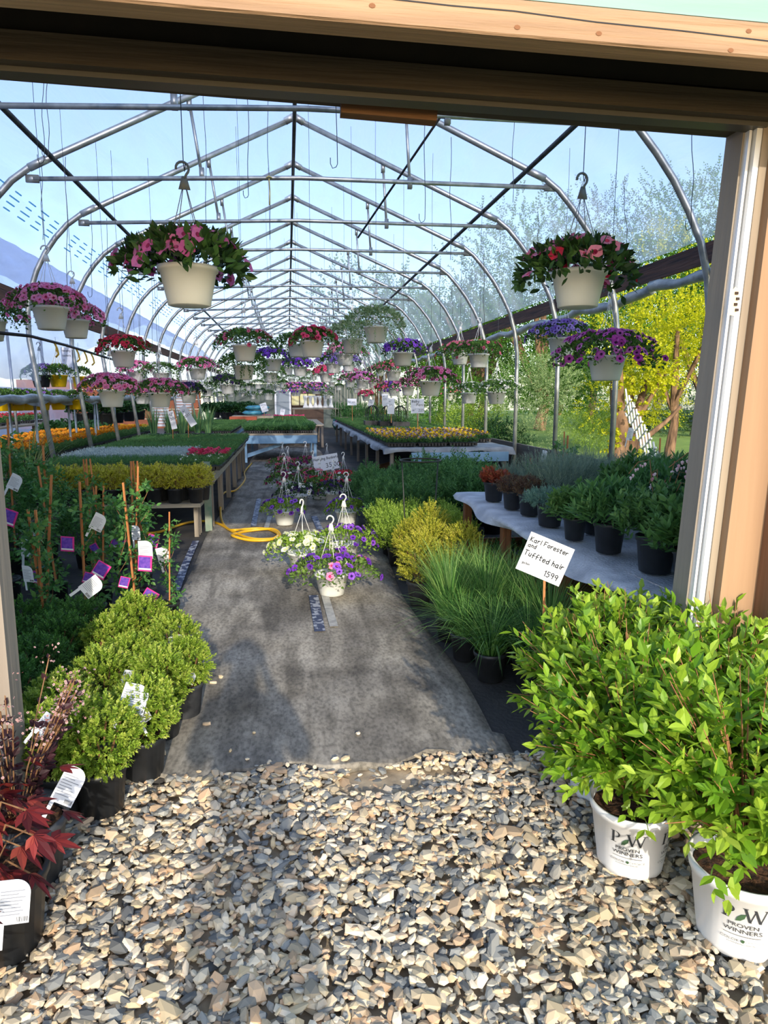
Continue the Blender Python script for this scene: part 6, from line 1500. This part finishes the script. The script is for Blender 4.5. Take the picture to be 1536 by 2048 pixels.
# old flaking trunk with vine regrowth
TX, TYY = 5.35, 10.6
o = thing('old_vine_trunk', 'thick flaking old trunk with leafy regrowth just outside the right side', 'tree', (TX, TYY, 0))
mb = MB(); mb.tube(smooth([(0, 0, 0), (-.02, 0, .5), (.02, 0, 1.0), (-.06, 0, 1.5), (-.12, 0, 2.2), (-.16, 0, 2.6)], 5), np.linspace(.20, .06, 26), 10)
mb.tube(smooth([(.1, 0, .3), (.25, 0, .9), (.3, 0, 1.4), (.42, 0, 1.9)], 4), np.linspace(.13, .04, 13), 8); mb.tube(smooth([(.2, 0, .7), (.5, .05, .95), (.85, .1, 1.2), (1.1, .1, 1.45)], 4), np.linspace(.06, .025, 13), 7); mb.tube(smooth([(.28, 0, 1.2), (.5, 0, 1.6), (.75, 0, 2.0)], 4), np.linspace(.05, .02, 9), 7)
mb.build('trunk', BARK, o, True)
mb = MB(); p, n = dome(150, .6, .4, .38, 0, .4, -.9); shoots(mb, p + [.3, 0, 2.05], n + RG.normal(0, .4, n.shape), 6, .22, .075, .06, 60, LEAF8, .5); p, n = dome(60, .3, .3, .8, 0, .5, -.9); shoots(mb, p * [.8, .8, 1] + [.05, -.1, 1.0], n, 5, .15, .07, .055, 60, LEAF8, .5)
mb.build('leafy_regrowth', TY, o)
# white expandable lattice leaning by the post
o = thing('garden_lattice', 'white expanding lattice fence lying slanted outside the right side', 'lattice')
WL = M('white_lattice', 'dcdcd2', .6); A0 = gy(1250, 800, 9.2); B0 = gy(1325, 950, 7.0); dirv = (B0 - A0); upv = np.array([.0, .0, .30]); mb = MB(); n = 9
for k in range(n):
    for s in (1, -1):
        a = A0 + dirv * (k / n) + upv * (-s * .5); b = A0 + dirv * ((k + 1.6) / n) + upv * (s * .5)
        mb.tube([a, b], .013, 5)
for k in range(n):
    q = A0 + dirv * ((k + .4) / n); mb.tube([q - upv * .5, q - upv * .5 + dirv / n * .3], .016, 5)
mb.build('slats', WL, o)
# ================================================================== PHOTOGRAPHER behind the camera (casts the shadow down the aisle)
SKIN = M('skin', 'c99a7c', .5); SHIRT = M('navy_shirt', '2f3d55', .8); JEANS = M('blue_jeans', '34455f', .85); HAIR = M('brown_hair', '3a2618', .7)
o = thing('person', 'person standing behind the camera in navy shirt and jeans, both hands raised holding a phone', 'person', (0.02, -.42, 0))
def skin(name, pts, edges, rad, mat, parent, root=0, sub=2):
    me = bpy.data.meshes.new(name); me.from_pydata(pts, edges, []); me.update(); ob = bpy.data.objects.new(name, me); COL.objects.link(ob); ob.parent = parent
    ob.modifiers.new('skin', 'SKIN'); me.skin_vertices.new() if not me.skin_vertices else None
    sv = me.skin_vertices[0].data
    for i, r_ in enumerate(rad): sv[i].radius = r_ if hasattr(r_, '__len__') else (r_, r_)
    sv[root].use_root = True
    ob.modifiers.new('sub', 'SUBSURF').levels = sub; ob.modifiers['sub'].render_levels = sub; me.materials.append(mat); return ob
body = [(0, 0, .96), (0, 0, 1.12), (0, .01, 1.30), (0, .0, 1.44), (0, .0, 1.52), (0, .02, 1.60), (0, .03, 1.70), (0, .01, 1.77),
        (.17, 0, 1.43), (.24, .10, 1.22), (.10, .32, 1.46), (.08, .37, 1.52), (-.17, 0, 1.43), (-.24, .10, 1.22), (-.10, .32, 1.46), (-.08, .37, 1.52),
        (.10, 0, .90), (.11, .01, .50), (.12, -.02, .09), (.12, .14, .04), (-.10, 0, .90), (-.12, .01, .50), (-.14, -.02, .09), (-.14, .14, .04)]
ed = [(0, 1), (1, 2), (2, 3), (3, 4), (4, 5), (5, 6), (6, 7), (3, 8), (8, 9), (9, 10), (10, 11), (3, 12), (12, 13), (13, 14), (14, 15), (0, 16), (16, 17), (17, 18), (18, 19), (0, 20), (20, 21), (21, 22), (22, 23)]
rad = [(.15, .11), (.14, .10), (.16, .11), (.12, .09), .055, .075, .092, .07, .065, .045, .03, .028, .065, .045, .03, .028, .095, .062, .042, .035, .095, .062, .042, .035]
skin('body', body, ed, rad, SKIN, o)
skin('shirt', body[:4] + [body[8], body[9], (.17, .21, 1.34), body[12], body[13], (-.17, .21, 1.34)], [(0, 1), (1, 2), (2, 3), (3, 4), (4, 5), (5, 6), (3, 7), (7, 8), (8, 9)], [(.175, .13), (.16, .12), (.185, .13), (.13, .10), .08, .06, .052, .08, .06, .052], SHIRT, o)
skin('trousers', [body[0], body[16], body[17], body[18], body[20], body[21], body[22]], [(0, 1), (1, 2), (2, 3), (0, 4), (4, 5), (5, 6)], [(.165, .125), .112, .078, .062, .112, .078, .062], JEANS, o)
mb = MB(); p, n = dome(900, .105, .115, .11, 1.70, .92, -.1); x, y, z = axes(unit(np.cross(n, [1, 0, 0]) + n * .2), .2); mb.inst(LEAF4[0], LEAF4[1], p, x * .02, y * .05, z * .02); mb.build('hair', HAIR, o)
for s in (1, -1):
    for k in range(4):
        b = np.array([s * .085, .375, 1.535 + .017 * (k - 1.5)]); mb = MB(); L_ = (.062, .072, .068, .054)[k]
        mb.tube([b, b + [-s * .005, L_ * .45, .004], b + [-s * .025, L_ * .6, .004], b + [-s * .045, L_ * .45, .003]], np.array([.009, .0085, .008, .006]), 8); mb.build('finger', SKIN, o, True)
    mb = MB(); b = np.array([s * .08, .36, 1.52]); mb.tube([b, b + [-s * .02, .0, .03], b + [-s * .035, .012, .045]], np.array([.012, .010, .007]), 8); mb.build('thumb', SKIN, o, True)
    mb = MB(); mb.box((s * .035, .118 + .03 - .03, 1.705), (.02, .006, .01)); mb.build('eye', M('eye_dark', '2a1c14', .3), o)
mb = MB(); mb.tube([(0, .115, 1.70), (0, .135, 1.675), (0, .12, 1.665)], np.array([.008, .013, .008]), 8); mb.build('nose', SKIN, o, True)
mb = MB(); mb.box((0, .118, 1.64), (.045, .008, .008)); mb.build('mouth', M('lips', 'a5645a', .5), o)
mb = MB(); mb.box((.02, -.028, 1.592), (.155, .008, .075)); ph_ = mb.build('phone', M('black_phone', '0d0d10', .25), label='black phone held up by the person behind the camera', cat='phone')
ph_.modifiers.new('b', 'BEVEL').width = .003
for ob in bpy.data.objects:
    if ob.type == 'MESH' and ob.parent and ob.parent.name.startswith(('potted_', 'hanging_basket', 'flower_basket')) and ob.name.startswith('pot') and 'PW' not in ob.name: pass
